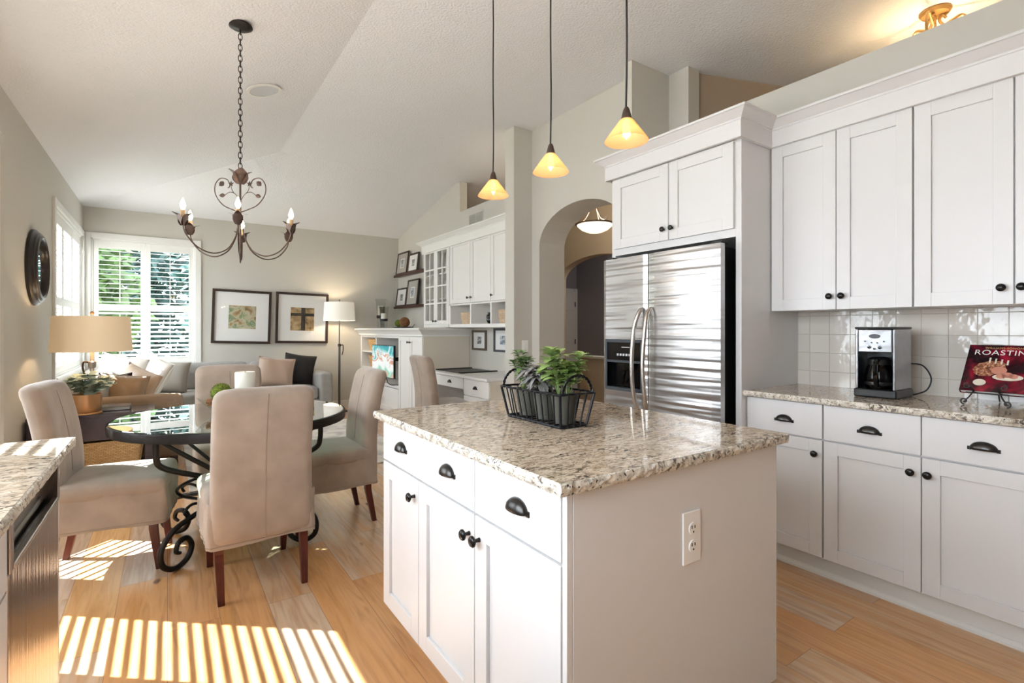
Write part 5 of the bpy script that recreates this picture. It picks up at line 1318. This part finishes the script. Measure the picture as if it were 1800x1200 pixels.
# table lamp
lx, ly = -0.50, 5.26
t = thing('table_lamp', 'table lamp with wide tan drum shade on dark console', 'lamp', (lx, ly, 0.601))
b = MB(); b.lathe([(0, 0.601), (0.075, 0.601), (0.075, 0.613), (0.02, 0.620), (0, 0.620)], (lx, ly, 0), 32); b.build('base', 'bronze', parent=t, smooth=True)
b = MB(); b.lathe([(0.014, 0.615), (0.014, 1.10), (0.008, 1.11), (0.005, 1.335), (0, 1.335)], (lx, ly, 0), 20); b.lathe([(0.0145, 0.94), (0.024, 0.945), (0.026, 0.99), (0.0145, 1.0)], (lx, ly, 0), 20); b.build('column', 'handle_steel', parent=t, smooth=True, auto=40)
b = MB(); b.lathe([(0, 1.365), (0.012, 1.375), (0.014, 1.385), (0.008, 1.396), (0, 1.398)], (lx, ly, 0), 16); b.build('finial', 'copper', parent=t, smooth=True)
b = MB(); b.tube(catmull([(lx - 0.015, ly, 0.985), (lx - 0.05, ly - 0.005, 0.99), (lx - 0.058, ly - 0.005, 0.95), (lx - 0.045, ly, 0.88)], 5), 0.007, 8); b.build('swing_handle', 'bronze', parent=t, smooth=True)
b = MB(); b.lathe([(0.262, 1.075), (0.248, 1.355), (0.245, 1.355), (0.259, 1.075)], (lx, ly, 0), 56, close=True); sh = b.build('shade', 'shade_linen', parent=t, smooth=True, auto=40)
b = MB()
for k in range(3): a = rad(120 * k); b.tube([(lx, ly, 1.345), (lx + 0.247 * math.cos(a), ly + 0.247 * math.sin(a), 1.35)], 0.002, 6)
b.build('spider', 'bronze', parent=sh)
point_light('table_lamp_bulb', (lx, ly, 1.20), 6, (1.0, 0.78, 0.52), 0.04)

# copper pot with eucalyptus
px_, py_ = -0.52, 5.085
t = thing('potted_eucalyptus', 'eucalyptus plant in a copper pot on the dark console', 'potted plant', (px_, py_, 0.601))
b = MB(); b.lathe([(0, 0.601), (0.098, 0.601), (0.100, 0.607), (0.098, 0.612), (0, 0.612)], (px_, py_, 0), 40); b.build('saucer', 'saucer', parent=t, smooth=True, auto=40)
b = MB(); b.lathe([(0, 0.613), (0.080, 0.613), (0.090, 0.625), (0.097, 0.67), (0.098, 0.752), (0.094, 0.752), (0.092, 0.735), (0, 0.735)], (px_, py_, 0), 44); b.build('pot', 'copper', parent=t, smooth=True, auto=40)
rnd = random.Random(21); st = MB(); lf = MB()
for s in range(14):
    a = 2 * PI * s / 14 + rnd.uniform(-.2, .2); R_ = rnd.uniform(0.06, 0.17); h = rnd.uniform(0.03, 0.15)
    P = catmull([(px_ + 0.03 * math.cos(a), py_ + 0.03 * math.sin(a), 0.735), (px_ + R_ * 0.6 * math.cos(a), py_ + R_ * 0.6 * math.sin(a), 0.76 + h), (px_ + R_ * 1.1 * math.cos(a), py_ + R_ * 1.1 * math.sin(a), 0.755 + h * 0.7)], 5); st.tube(P, 0.0018, 5)
    for k in range(2, len(P), 1):
        for q in (0.9, -0.9): d = Vector((math.cos(a + q), math.sin(a + q), rnd.uniform(-.3, .5))); lf.leaf(P[k], d, (rnd.uniform(-.4, .4), rnd.uniform(-.6, .2), 1), rnd.uniform(0.050, 0.066), rnd.uniform(0.050, 0.062), 0.12, 0.03)
st.build('stems', 'stem_green', parent=t); lf.build('leaves', 'leaf_euca', parent=t, keep_normals=True, smooth=True, auto=180)
# stack of coasters/books behind the pot
t = thing('book', 'dark book lying behind the copper pot on the console', 'book', (-0.40, 5.22, 0.601))
b = MB().box(-0.44, -0.25, 5.14, 5.38, 0.6015, 0.6045).box(-0.44, -0.25, 5.14, 5.38, 0.627, 0.630).box(-0.444, -0.438, 5.14, 5.38, 0.6015, 0.630); b.build('cover', 'espresso', parent=t)
b = MB().box(-0.437, -0.254, 5.145, 5.375, 0.605, 0.6265); b.build('pages', 'mat_grey', parent=t)

# ---- L-shaped sofa
so = thing('sectional_sofa', 'grey linen L-shaped sectional sofa under the corner windows', 'sofa', (-0.3, 7.0, 0))
def sb(name, x0, x1, y0, y1, z0, z1, r, m='sofa_fabric', f=None, n=(6, 6, 4)): return soft_box(MB(), x0, x1, y0, y1, z0, z1, r, f, n).build(name, m, parent=so, smooth=True, auto=180)
sb('base', -0.82, 0.10, 5.62, 8.12, 0.10, 0.30, 0.02); sb('base', 0.10, 1.86, 7.22, 8.12, 0.10, 0.30, 0.02)
sb('arm', -0.84, 0.12, 5.50, 5.66, 0.10, 0.665, 0.045, 'sofa_fabric_tinted'); sb('arm', 1.72, 1.90, 7.18, 8.12, 0.10, 0.655, 0.05)
sb('back_frame', -0.84, -0.64, 5.66, 8.12, 0.30, 0.76, 0.05); sb('back_frame', -0.64, 1.72, 7.94, 8.14, 0.30, 0.74, 0.05)
puff = lambda cx, cy, hx, hy: (lambda p: (p.x, p.y, p.z + (0.03 * max(0, 1 - ((p.x - cx) / hx) ** 2) * max(0, 1 - ((p.y - cy) / hy) ** 2) if p.z > 0.4 else 0)))
sb('seat_cushion', -0.63, 0.10, 5.67, 7.10, 0.30, 0.46, 0.045, f=puff(-0.27, 6.4, 0.4, 0.75)); sb('seat_cushion', -0.63, 0.10, 7.11, 7.93, 0.30, 0.46, 0.045)
sb('seat_cushion', 0.11, 0.91, 7.20, 7.93, 0.30, 0.46, 0.045, f=puff(0.5, 7.55, 0.45, 0.4)); sb('seat_cushion', 0.915, 1.715, 7.20, 7.93, 0.30, 0.46, 0.045, f=puff(1.3, 7.55, 0.45, 0.4))
bulge = lambda p: (p.x, p.y, p.z)
sb('back_cushion', 0.14, 0.92, 7.72, 7.94, 0.46, 0.815, 0.085); sb('back_cushion', 0.925, 1.71, 7.72, 7.94, 0.46, 0.815, 0.085)
sb('back_cushion', -0.64, -0.44, 5.75, 6.75, 0.46, 0.80, 0.08); sb('back_cushion', -0.64, -0.44, 6.77, 7.70, 0.46, 0.80, 0.08)
for x, y in ((-0.78, 5.56), (0.05, 5.56), (1.80, 7.26), (0.16, 7.26), (1.80, 8.05)): b = MB().box(x - 0.03, x + 0.03, y - 0.03, y + 0.03, 0, 0.105); b.build('foot', 'espresso', parent=so)

def pillow(label, c, w, h, th, rot, m, seed=0, cat='pillow', group='throw pillows on the sectional sofa', plump=1.0):
    b = MB(); bm = b.bm; n = 14; rnd = random.Random(seed); top = {}; bot = {}
    R_ = Euler([rad(a) for a in rot]).to_matrix()
    for i in range(n + 1):
        for j in range(n + 1):
            u, v = 2 * i / n - 1, 2 * j / n - 1
            e = max(0, (1 - u ** 4) * (1 - v ** 4)); k = th / 2 * e ** 0.55
            pin = 1 - 0.07 * (1 - abs(u)) ** 0 * (abs(v) ** 2) * (1 - u * u) ; pin2 = 1 - 0.07 * (abs(u) ** 2) * (1 - v * v)
            x, z = u * w / 2 * pin2, v * h / 2 * pin
            wr = 0.004 * math.sin(7 * u + 3 * v + seed) * e
            top[i, j] = bm.verts.new(R_ @ Vector((x, k + wr, z)) + Vector(c))
            bot[i, j] = top[i, j] if (i in (0, n) or j in (0, n)) else bm.verts.new(R_ @ Vector((x, -k + wr, z)) + Vector(c))
    for i in range(n):
        for j in range(n):
            bm.faces.new((top[i, j], top[i + 1, j], top[i + 1, j + 1], top[i, j + 1])); bm.faces.new((bot[i, j], bot[i, j + 1], bot[i + 1, j + 1], bot[i + 1, j]))
    t = thing('throw_pillow', label, cat, c, group); b.build('cushion', m, parent=t, smooth=True, auto=180)
    b = MB(); e = [top_ for top_ in []]
    P = []
    for i in range(n): P.append((2 * i / n - 1, -1))
    for i in range(n): P.append((1, 2 * i / n - 1))
    for i in range(n): P.append((1 - 2 * i / n, 1))
    for i in range(n): P.append((-1, 1 - 2 * i / n))
    pts = []
    for u, v in P:
        pin = 1 - 0.07 * (v * v) * (1 - u * u); pin2 = 1 - 0.07 * (u * u) * (1 - v * v); pts.append(R_ @ Vector((u * w / 2 * pin2, 0, v * h / 2 * pin)) + Vector(c))
    b.tube(pts, 0.004, 6, closed=True); b.build('piping', m, parent=t, smooth=True)
    return t
pillow('cream pillow leaning by the left window, behind the satin ones', (-0.42, 6.95, 0.74), 0.50, 0.46, 0.15, (-14, 10, -25), 'pillow_white', 1)
pillow('large cream linen pillow tilted beside the grey one', (-0.16, 6.85, 0.715), 0.52, 0.50, 0.14, (-22, 16, -62), 'pillow_white', 2)
pillow('pale pink satin pillow in the row by the console', (-0.26, 6.30, 0.66), 0.46, 0.42, 0.14, (-16, 18, -50), 'pillow_satin', 3)
pillow('bronze satin pillow closest to the eucalyptus plant', (-0.36, 5.93, 0.645), 0.42, 0.38, 0.13, (-12, 6, -20), 'pillow_bronze', 4)
pillow('dark brown pillow half hidden behind the bronze one', (-0.46, 6.16, 0.63), 0.40, 0.36, 0.12, (-12, -8, -20), 'pillow_brown', 5)
pillow('slate grey pillow in the corner of the sectional', (0.01, 7.52, 0.66), 0.44, 0.40, 0.16, (-16, 4, -14), 'pillow_grey', 6)
pillow('tan crinkled pillow at the right end of the sofa', (1.22, 7.50, 0.665), 0.46, 0.42, 0.15, (-16, 7, -8), 'pillow_tan', 7)
pillow('black pillow leaning against the sofa right arm', (1.545, 7.66, 0.68), 0.42, 0.44, 0.13, (-14, 9, -16), 'pillow_black', 8)

# ---- rug
rg = tag(MB().box(0.14, 2.06, 4.60, 7.10, 0.001, 0.012).build('area_rug', 'rug_pile', bevel=0.004), 'pale distressed patterned area rug behind the dining table', 'rug')

# ---- framed pictures on the far wall
def frame_pic(name, label, cat, C_, U, N, w, h, fw, fd, m, parts, rot=0.0, group=None, lean=0.0, glass=True, matm='paper'):
    """C_: centre on the wall; U right, N out; parts: list of (name, material, x0,x1,z0,z1, depth)"""
    t = thing(name, label, cat, tuple(Vector(C_) - Vector((0, 0, h / 2))), group)
    U = Vector(U); N = Vector(N); Zp = Vector((0, 0, 1)); a = rad(rot)
    Ur = U * math.cos(a) - Zp * math.sin(a); Zr = U * math.sin(a) + Zp * math.cos(a)
    if lean: Q = Matrix.Rotation(rad(lean), 3, U); Zr = Q @ Zr; N = Q @ N
    F = lambda p: Vector(C_) + Ur * p.x + N * p.y + Zr * p.z
    b = MB(); b.box(-w / 2, -w / 2 + fw, 0, fd, -h / 2, h / 2); b.box(w / 2 - fw, w / 2, 0, fd, -h / 2, h / 2); b.box(-w / 2 + fw, w / 2 - fw, 0, fd, -h / 2, -h / 2 + fw); b.box(-w / 2 + fw, w / 2 - fw, 0, fd, h / 2 - fw, h / 2)
    b.move(F); b.build('frame', m, parent=t, bevel=0.002)
    b = MB().box(-w / 2 + fw, w / 2 - fw, 0.001, fd * 0.35, -h / 2 + fw, h / 2 - fw); b.move(F); mt = b.build('mat_board', matm, parent=t)
    for (nm, mm, xa, xb, za, zb, dd) in parts:
        b = MB().box(xa, xb, fd * 0.35, fd * 0.35 + dd, za, zb); b.move(F); b.build(nm, mm, parent=t)
    if glass: b = MB().box(-w / 2 + fw, w / 2 - fw, fd * 0.8, fd * 0.8 + 0.002, -h / 2 + fw, h / 2 - fw); b.move(F); b.build('glazing', 'window_glass', parent=t)
    return t
frame_pic('framed_picture', 'dark-framed landscape print left of the pair on far wall', 'picture', (0.887, YF - 0.001, 1.432), (1, 0, 0), (0, -1, 0), 0.755, 0.765, 0.034, 0.035, 'dark_frame',
    [('print', 'art_landscape', -0.17, 0.18, -0.17, 0.16, 0.002), ('inner_mat', 'paper', -0.24, 0.25, -0.235, 0.225, 0.001)], 1.7)
frame_pic('framed_picture', 'dark-framed gold and black cross print beside floor lamp', 'picture', (1.706, YF - 0.001, 1.424), (1, 0, 0), (0, -1, 0), 0.755, 0.765, 0.034, 0.035, 'dark_frame',
    [('print', 'art_gold', -0.17, 0.17, -0.19, 0.16, 0.002), ('cross_bars', 'art_dark', -0.02, 0.04, -0.19, 0.16, 0.0035), ('cross_bars', 'art_dark', -0.17, 0.17, 0.03, 0.075, 0.0032), ('inner_mat', 'paper', -0.24, 0.24, -0.25, 0.225, 0.001)], 1.2)

# ---- floor lamp
fx, fy = 2.17, 7.86
t = thing('floor_lamp', 'floor lamp with white drum shade beside the far sofa arm', 'lamp', (fx, fy, 0))
b = MB(); b.lathe([(0, 0), (0.13, 0), (0.13, 0.015), (0.05, 0.028), (0.018, 0.04), (0, 0.04)], (fx, fy, 0), 36); b.build('base', 'bronze', parent=t, smooth=True, auto=40)
b = MB(); b.lathe([(0.017, 0.03), (0.017, 1.0), (0.010, 1.005), (0.008, 1.69), (0, 1.69)], (fx, fy, 0), 16); b.build('pole', 'lamp_pole', parent=t, smooth=True, auto=40)
b = MB(); b.lathe([(0.017, 0.99), (0.024, 0.995), (0.024, 1.03), (0.012, 1.035)], (fx, fy, 0), 16); b.tube(catmull([(fx + 0.02, fy - 0.01, 1.01), (fx + 0.05, fy - 0.015, 1.01), (fx + 0.052, fy - 0.015, 0.93), (fx + 0.035, fy - 0.012, 0.86)], 5), 0.007, 8); b.build('pump_handle', 'bronze', parent=t, smooth=True)
b = MB(); b.lathe([(0.232, 1.385), (0.215, 1.665), (0.212, 1.665), (0.229, 1.385)], (fx, fy, 0), 48, close=True); sh = b.build('shade', 'shade_white', parent=t, smooth=True, auto=40)
b = MB()
for k in range(3): a = rad(120 * k); b.tube([(fx, fy, 1.655), (fx + 0.214 * math.cos(a), fy + 0.214 * math.sin(a), 1.66)], 0.002, 6)
b.build('spider', 'bronze', parent=sh)
b = MB(); b.lathe([(0, 1.685), (0.010, 1.69), (0.010, 1.70), (0, 1.712)], (fx, fy, 0), 12); b.build('finial', 'bronze', parent=t, smooth=True)
point_light('floor_lamp_bulb', (fx, fy, 1.52), 10, (1.0, 0.82, 0.58), 0.04)

# ================================================================== MEDIA UNIT, HUTCH, DESK
MX, M0, M1 = 2.60, 5.735, 8.19
t = thing('media_cabinet', 'white built-in media cabinet with cubbies and tall doors', 'cabinet', (2.92, 6.95, 0))
b = MB()
b.box(3.22, 3.245, M0, M1, 0.0, 1.17); b.box(MX, 3.22, M0, M0 + 0.03, 0, 1.17); b.box(MX, 3.22, M1 - 0.07, M1, 0, 1.17)
b.box(MX, 3.22, 6.49, 6.53, 0.09, 1.17); b.box(MX, 3.22, 7.43, 7.47, 0.46, 1.17); b.box(MX, 3.22, M0 + 0.03, M1 - 0.07, 1.13, 1.17)
b.box(MX, 3.22, 6.53, M1 - 0.07, 0.44, 0.48); b.box(MX, 3.22, M0 + 0.03, M1 - 0.07, 0.08, 0.11); b.box(MX + 0.06, 3.22, M0 + 0.03, M1 - 0.07, 0, 0.08)
b.build('carcass', 'desk_white', parent=t)
b = MB(); b.box(MX - 0.004, 3.24, M0 - 0.006, M0, 0, 1.17); b.build('end_panel', 'desk_white_shaded', parent=t)
for z in (0.655, 0.905): b = MB().box(MX + 0.01, 3.22, 7.47, M1 - 0.07, z - 0.012, z + 0.012); b.build('shelf', 'desk_white', parent=t)
def sdoor(parent, x, a, c, z0, z1, kn, rail=0.055, m='desk_white'):
    b = MB(); shaker(b, 'x', x, -1, a, c, z0, z1, rail); d = b.build('door', m, parent=parent, bevel=0.001, bseg=1)
    if kn: knob(d, (x, kn[0], kn[1]), m='pull_metal', s=0.9)
sdoor(t, MX - 0.02, M0 + 0.004, 6.120, 0.11, 1.155, (6.085, 1.085)); sdoor(t, MX - 0.02, 6.126, 6.505, 0.11, 1.155, (6.160, 1.085))
sdoor(t, MX - 0.02, 6.515, 7.34, 0.11, 0.435, (7.30, 0.375)); sdoor(t, MX - 0.02, 7.346, 8.13, 0.11, 0.435, (7.385, 0.375))
o = sweep('cornice', [(3.245, M0 - 0.006), (MX - 0.02, M0 - 0.006), (MX - 0.02, M1)], [(0, 1.165), (0.010, 1.165), (0.010, 1.185), (0.022, 1.20), (0.045, 1.225), (0.055, 1.23), (0.075, 1.245), (0.082, 1.25), (0.082, 1.268), (0, 1.268)], 'trim_white', parent=t)
b = MB().box(MX - 0.02, 3.245, M0, M1, 1.25, 1.2675); b.build('top', 'trim_white', parent=t)
basket(2.64, 2.95, 7.62, 7.96, 0.918, 0.17, 'rattan', 'honey woven basket in the upper cubby of media cabinet', 'cubby baskets')
basket(2.64, 2.95, 7.60, 7.94, 0.668, 0.17, 'rattan', 'honey woven basket in the lower cubby of media cabinet', 'cubby baskets')
# television on its arm
t = thing('television', 'flat television showing a turquoise surf picture', 'television', (2.50, 6.93, 0.575))
TVR = lambda p: Vector((2.53, 6.93, 0)) + Matrix.Rotation(rad(6), 3, 'Z') @ (Vector(p) - Vector((2.49, 6.93, 0)))
b = MB().box(2.475, 2.505, 6.60, 7.28, 0.575, 1.030); b.move(TVR); b.build('casing', 'black_plastic', parent=t, bevel=0.003)
b = MB().box(2.4725, 2.4745, 6.61, 7.27, 0.585, 1.022); b.move(TVR); b.build('screen', 'screen_sea', parent=t)
b = MB().box(2.55, 3.22, 6.90, 6.95, 0.80, 0.85); b.build('wall_arm', 'black_plastic', parent=t)
b = MB(); b.tube(catmull([(2.52, 6.80, 0.60), (2.53, 6.78, 0.52), (2.56, 6.72, 0.485), (2.65, 6.66, 0.4835)], 5), 0.006, 6); b.build('cable', 'cable', parent=t, smooth=True)

# hurricane candle holders, vine ball, moss ball, tray
def hurricane(x, y, r, h, ch, label):
    z = 1.269; t = thing('hurricane_vase', label, 'candle holder', (x, y, z), 'glass hurricanes on the media cabinet')
    b = MB(); b.lathe([(0, 0), (r * 0.62, 0), (r * 0.60, 0.01), (r * 0.66, h * 0.5), (r * 0.8, h * 0.9), (r, h), (r * 0.96, h), (r * 0.76, h * 0.9), (r * 0.62, h * 0.5), (r * 0.56, 0.014), (0, 0.012)], (x, y, z), 36); b.build('glass', 'clear_glass', parent=t, smooth=True)
    b = MB(); b.lathe([(0, h * 0.42), (r * 0.5, h * 0.42), (r * 0.5, h * 0.42 + ch), (0, h * 0.42 + ch)], (x, y, z), 28); b.build('candle', 'wax', parent=t, smooth=True, auto=40)
    b = MB(); b.lathe([(r * 0.62, h * 0.34), (r * 0.68, h * 0.34), (r * 0.70, h * 0.44), (r * 0.64, h * 0.44)], (x, y, z), 28, close=True); b.lathe([(0, h * 0.405), (r * 0.62, h * 0.405), (r * 0.62, h * 0.415), (0, h * 0.415)], (x, y, z), 28); b.build('iron_band', 'iron', parent=t, smooth=True, auto=40)
hurricane(2.82, 7.86, 0.095, 0.47, 0.16, 'taller glass hurricane candle holder on the media cabinet')
hurricane(2.74, 7.50, 0.085, 0.33, 0.09, 'shorter glass hurricane candle holder on the media cabinet')
t = thing('twig_tray', 'long dark twig tray on top of the media cabinet', 'tray', (2.85, 6.95, 1.269))
b = MB(); b.lathe([(0, 0.0), (0.10, 0.002), (0.14, 0.014), (0.136, 0.018), (0.10, 0.008), (0, 0.006)], (2.85, 7.0, 1.269), 32, Matrix(((0.9, 0, 0), (0, 2.2, 0), (0, 0, 1)))); b.build('dish', 'mirror_frame', parent=t, smooth=True)
b = MB(); b.tube(catmull([(2.84, 6.82, 1.278), (2.82, 6.68, 1.292), (2.80, 6.56, 1.285), (2.80, 6.47, 1.32)], 5), 0.006, 6); b.build('twig_handle', 'mirror_frame', parent=t, smooth=True)
moss_ball('moss_ball', (2.84, 7.16, 1.342), 0.056, 'lime moss ball on the twig tray', 6)
b = MB(); rnd = random.Random(5); vc = Vector((2.85, 6.95, 1.355)); b.blob(vc, 0.064, 2)
for i in range(22):
    a_ = Vector((rnd.gauss(0, 1), rnd.gauss(0, 1), rnd.gauss(0, 1))).normalized(); c_ = a_.orthogonal().normalized(); d_ = a_.cross(c_)
    b.tube([vc + (c_ * math.cos(2 * PI * k / 22) + d_ * math.sin(2 * PI * k / 22)) * (0.071 + rnd.uniform(-.002, .003)) for k in range(22)], 0.0038, 5, closed=True)
tag(b.build('vine_ball', 'vine', smooth=True), 'round brown woven vine ball on the twig tray', 'ball')

# picture ledges with leaning frames
PL = 'framed photos on the picture ledges'
for z, lab in ((2.145, 'upper dark wood picture ledge on the living room wall'), (1.62, 'lower dark wood picture ledge on the living room wall')):
    t = thing('picture_ledge', lab, 'shelf', (XR - 0.05, 7.3, z))
    b = MB(); b.box(XR - 0.10, XR, 6.50, 8.14, z - 0.02, z); b.build('board', 'shelf_wood', parent=t, bevel=0.003)
    b = MB(); b.box(XR - 0.106, XR - 0.094, 6.50, 8.14, z - 0.028, z + 0.012); b.build('lip', 'shelf_wood', parent=t, bevel=0.003)
def ledge_pic(y0, y1, z, h, fm, mm, pr, label, xoff=0.0):
    w = y1 - y0; yc = (y0 + y1) / 2
    frame_pic('framed_photo', label, 'picture', (XR - 0.062 - xoff, yc, z + 0.001 + h / 2 * math.cos(rad(7)) + 0.003), (0, -1, 0), (-1, 0, 0), w, h, 0.026, 0.016, fm,
        [('print', pr, -w * 0.13, w * 0.13, -h * 0.17, h * 0.17, 0.002), ('inner_mat', 'paper', -w * 0.17, w * 0.17, -h * 0.21, h * 0.21, 0.001)], 0, PL, lean=-7, matm=mm)
ledge_pic(7.62, 8.08, 2.145, 0.37, 'dark_frame', 'mat_grey', 'photo_blue', 'grey-matted framed photo, left one on upper ledge')
ledge_pic(7.22, 7.60, 2.145, 0.30, 'dark_frame', 'paper', 'photo_print', 'white-matted framed photo beside the grey-matted one, upper ledge')
ledge_pic(7.68, 8.10, 1.62, 0.31, 'dark_frame', 'paper', 'photo_print', 'white-matted framed photo, left one on lower ledge')
ledge_pic(7.22, 7.66, 1.62, 0.42, 'dark_frame', 'mat_grey', 'photo_blue', 'tall grey-matted framed photo on lower ledge')

# hutch
UX2, H0, H1 = 2.92, 4.23, 6.44
t = thing('hutch', 'white wall hutch with glass doors and cubbies above desk', 'cabinet', (3.08, 5.3, 1.27))
b = MB()
b.box(3.22, 3.245, H0, H1, 1.275, 2.36); b.box(UX2 + 0.02, 3.22, H1 - 0.02, H1, 1.275, 2.36); b.box(UX2 + 0.02, 3.22, H0, H0 + 0.02, 1.275, 2.36); b.box(UX2 + 0.001, 3.22, H0, H1, 2.325, 2.36)
b.box(UX2 + 0.001, 3.22, H0, H1, 1.275, 1.315); b.box(UX2 + 0.02, 3.22, 5.66, 5.69, 1.315, 2.325)
b.box(UX2 + 0.02, 3.22, H0 + 0.02, 5.66, 1.545, 1.565); b.box(UX2 + 0.001, UX2 + 0.02, 5.675, 5.70, 1.275, 2.325)
for y in (5.14, 4.69): b.box(UX2 + 0.001, 3.22, y - 0.014, y + 0.014, 1.315, 1.545)
b.box(UX2 + 0.001, 3.22, 5.645, 5.675, 1.315, 1.545)
b.build('carcass', 'desk_white', parent=t)
b = MB(); b.box(3.215, 3.2195, H0 + 0.02, 5.645, 1.315, 1.545); b.build('cubby_back', 'desk_white_shaded', parent=t)
for y0, y1, k in ((5.705, 6.068, 6.03), (6.072, 6.437, 6.11)):
    b = MB(); st = 0.05; z0, z1 = 1.318, 2.322
    b.box(UX2, UX2 + 0.02, y0, y0 + st, z0, z1); b.box(UX2, UX2 + 0.02, y1 - st, y1, z0, z1); b.box(UX2, UX2 + 0.02, y0 + st, y1 - st, z0, z0 + st); b.box(UX2, UX2 + 0.02, y0 + st, y1 - st, z1 - st, z1)
    ym = (y0 + y1) / 2; b.box(UX2 + 0.002, UX2 + 0.016, ym - 0.009, ym + 0.009, z0 + st, z1 - st)
    for i in (1, 2, 3): zz = z0 + st + (z1 - z0 - 2 * st) * i / 4; b.box(UX2 + 0.002, UX2 + 0.016, y0 + st, ym - 0.009, zz - 0.009, zz + 0.009); b.box(UX2 + 0.002, UX2 + 0.016, ym + 0.009, y1 - st, zz - 0.009, zz + 0.009)
    d = b.build('glass_door', 'desk_white', parent=t); knob(d, (UX2, k, 1.36), m='pull_metal', s=0.9)
    b = MB().box(UX2 + 0.007, UX2 + 0.010, y0 + st, y1 - st, z0 + st, z1 - st); b.build('pane', 'window_glass', parent=d)
for z in (1.65, 1.98): b = MB().box(UX2 + 0.03, 3.22, 5.69, H1 - 0.02, z - 0.008, z + 0.008); b.build('shelf', 'desk_white', parent=t)
for y0, y1, k in ((5.152, 5.655, 5.19), (4.702, 5.146, 5.11), (4.235, 4.696, 4.66)): sdoor(t, UX2, y0, y1, 1.567, 2.322, (k, 1.625))
o = sweep('crown', [(3.245, H1 + 0.002), (UX2 - 0.002, H1 + 0.002), (UX2 - 0.002, H0)], [(-o_, z - 0.024) for o_, z in CROWN], 'trim_white', parent=t)
basket(2.96, 3.16, 5.24, 5.46, 1.3165, 0.135, 'rattan_pale', 'small pale woven basket in left cubby under hutch doors', 'small cubby baskets', 0.014, 0.006)
basket(2.96, 3.16, 4.40, 4.62, 1.3165, 0.145, 'rattan_pale', 'small pale woven basket in right cubby under hutch doors', 'small cubby baskets', 0.014, 0.006)
t = thing('black_vase', 'small glossy black ridged jar in the middle cubby', 'vase', (3.02, 4.85, 1.316))
b = MB(); b.lathe([(0, 0), (0.030, 0), (0.046, 0.02), (0.052, 0.045), (0.047, 0.055), (0.053, 0.065), (0.050, 0.095), (0.034, 0.112), (0.038, 0.13), (0.030, 0.130), (0.028, 0.115), (0, 0.11)], (3.02, 4.85, 1.3165), 32); b.build('body', 'ceramic_black', parent=t, smooth=True, auto=60)
for s in (-1, 1): b = MB(); b.tube(catmull([(3.02, 4.85 + s * 0.034, 1.432), (3.02, 4.85 + s * 0.056, 1.425), (3.02, 4.85 + s * 0.05, 1.395)], 4), 0.005, 6); b.build('lug', 'ceramic_black', parent=t, smooth=True)

# desk
t = thing('desk', 'white built-in desk with drawers beneath the hutch', 'desk', (2.93, 4.98, 0))
b = MB().box(2.585, 3.245, 4.228, M0 - 0.008, 0.735, 0.762); b.build('desktop', 'desk_white', parent=t, bevel=0.004)
b = MB(); b.box(2.635, 3.24, 4.235, 4.755, 0.0, 0.734); b.box(2.635, 3.24, 5.46, M0 - 0.01, 0.0, 0.734); b.box(2.66, 3.24, 4.755, 5.46, 0.60, 0.734); b.build('carcass', 'desk_white', parent=t)
b = MB().box(2.625, 2.80, 4.229, 4.235, 0.0, 0.734); b.build('end_panel', 'desk_white_shaded', parent=t)
for a, c, z0, z1, k in ((4.24, 4.75, 0.56, 0.728, 4.50), (4.24, 4.75, 0.34, 0.552, 4.50), (4.24, 4.75, 0.10, 0.332, 4.50), (4.76, 5.45, 0.61, 0.728, 5.07), (5.465, M0 - 0.012, 0.56, 0.728, 5.60)):
    b = MB().box(2.614, 2.634, a, c, z0, z1); d = b.build('drawer', 'desk_white', parent=t, bevel=0.001, bseg=1); cup_pull(d, (2.614, k, (z0 + z1) / 2 - 0.01), w=0.07)
t = thing('desk_mat', 'black leather desk pad with raised edges on white desk', 'desk pad', (2.93, 5.23, 0.763))
b = MB().box(2.68, 3.16, 4.93, 5.57, 0.763, 0.766); b.build('pad', 'black_plastic', parent=t)
for ya, yb in ((4.93, 4.98), (5.52, 5.57)): b = MB().box(2.678, 3.162, ya, yb, 0.7662, 0.776); b.build('side_rail', 'black_plastic', parent=t, bevel=0.002)
frame_pic('framed_photo', 'small brown-framed photo hanging over the desk', 'picture', (XR - 0.001, 5.48, 1.115), (0, -1, 0), (-1, 0, 0), 0.34, 0.25, 0.026, 0.022, 'brown_frame', [('print', 'photo_print', -0.05, 0.05, -0.045, 0.045, 0.002)], 0, None)
frame_pic('framed_photo', 'small grey-framed photo beside the column, over the desk', 'picture', (XR - 0.001, 4.93, 1.125), (0, -1, 0), (-1, 0, 0), 0.40, 0.28, 0.026, 0.022, 'dispenser_frame', [('print', 'photo_blue', -0.07, 0.07, -0.05, 0.05, 0.002)], 0, None)
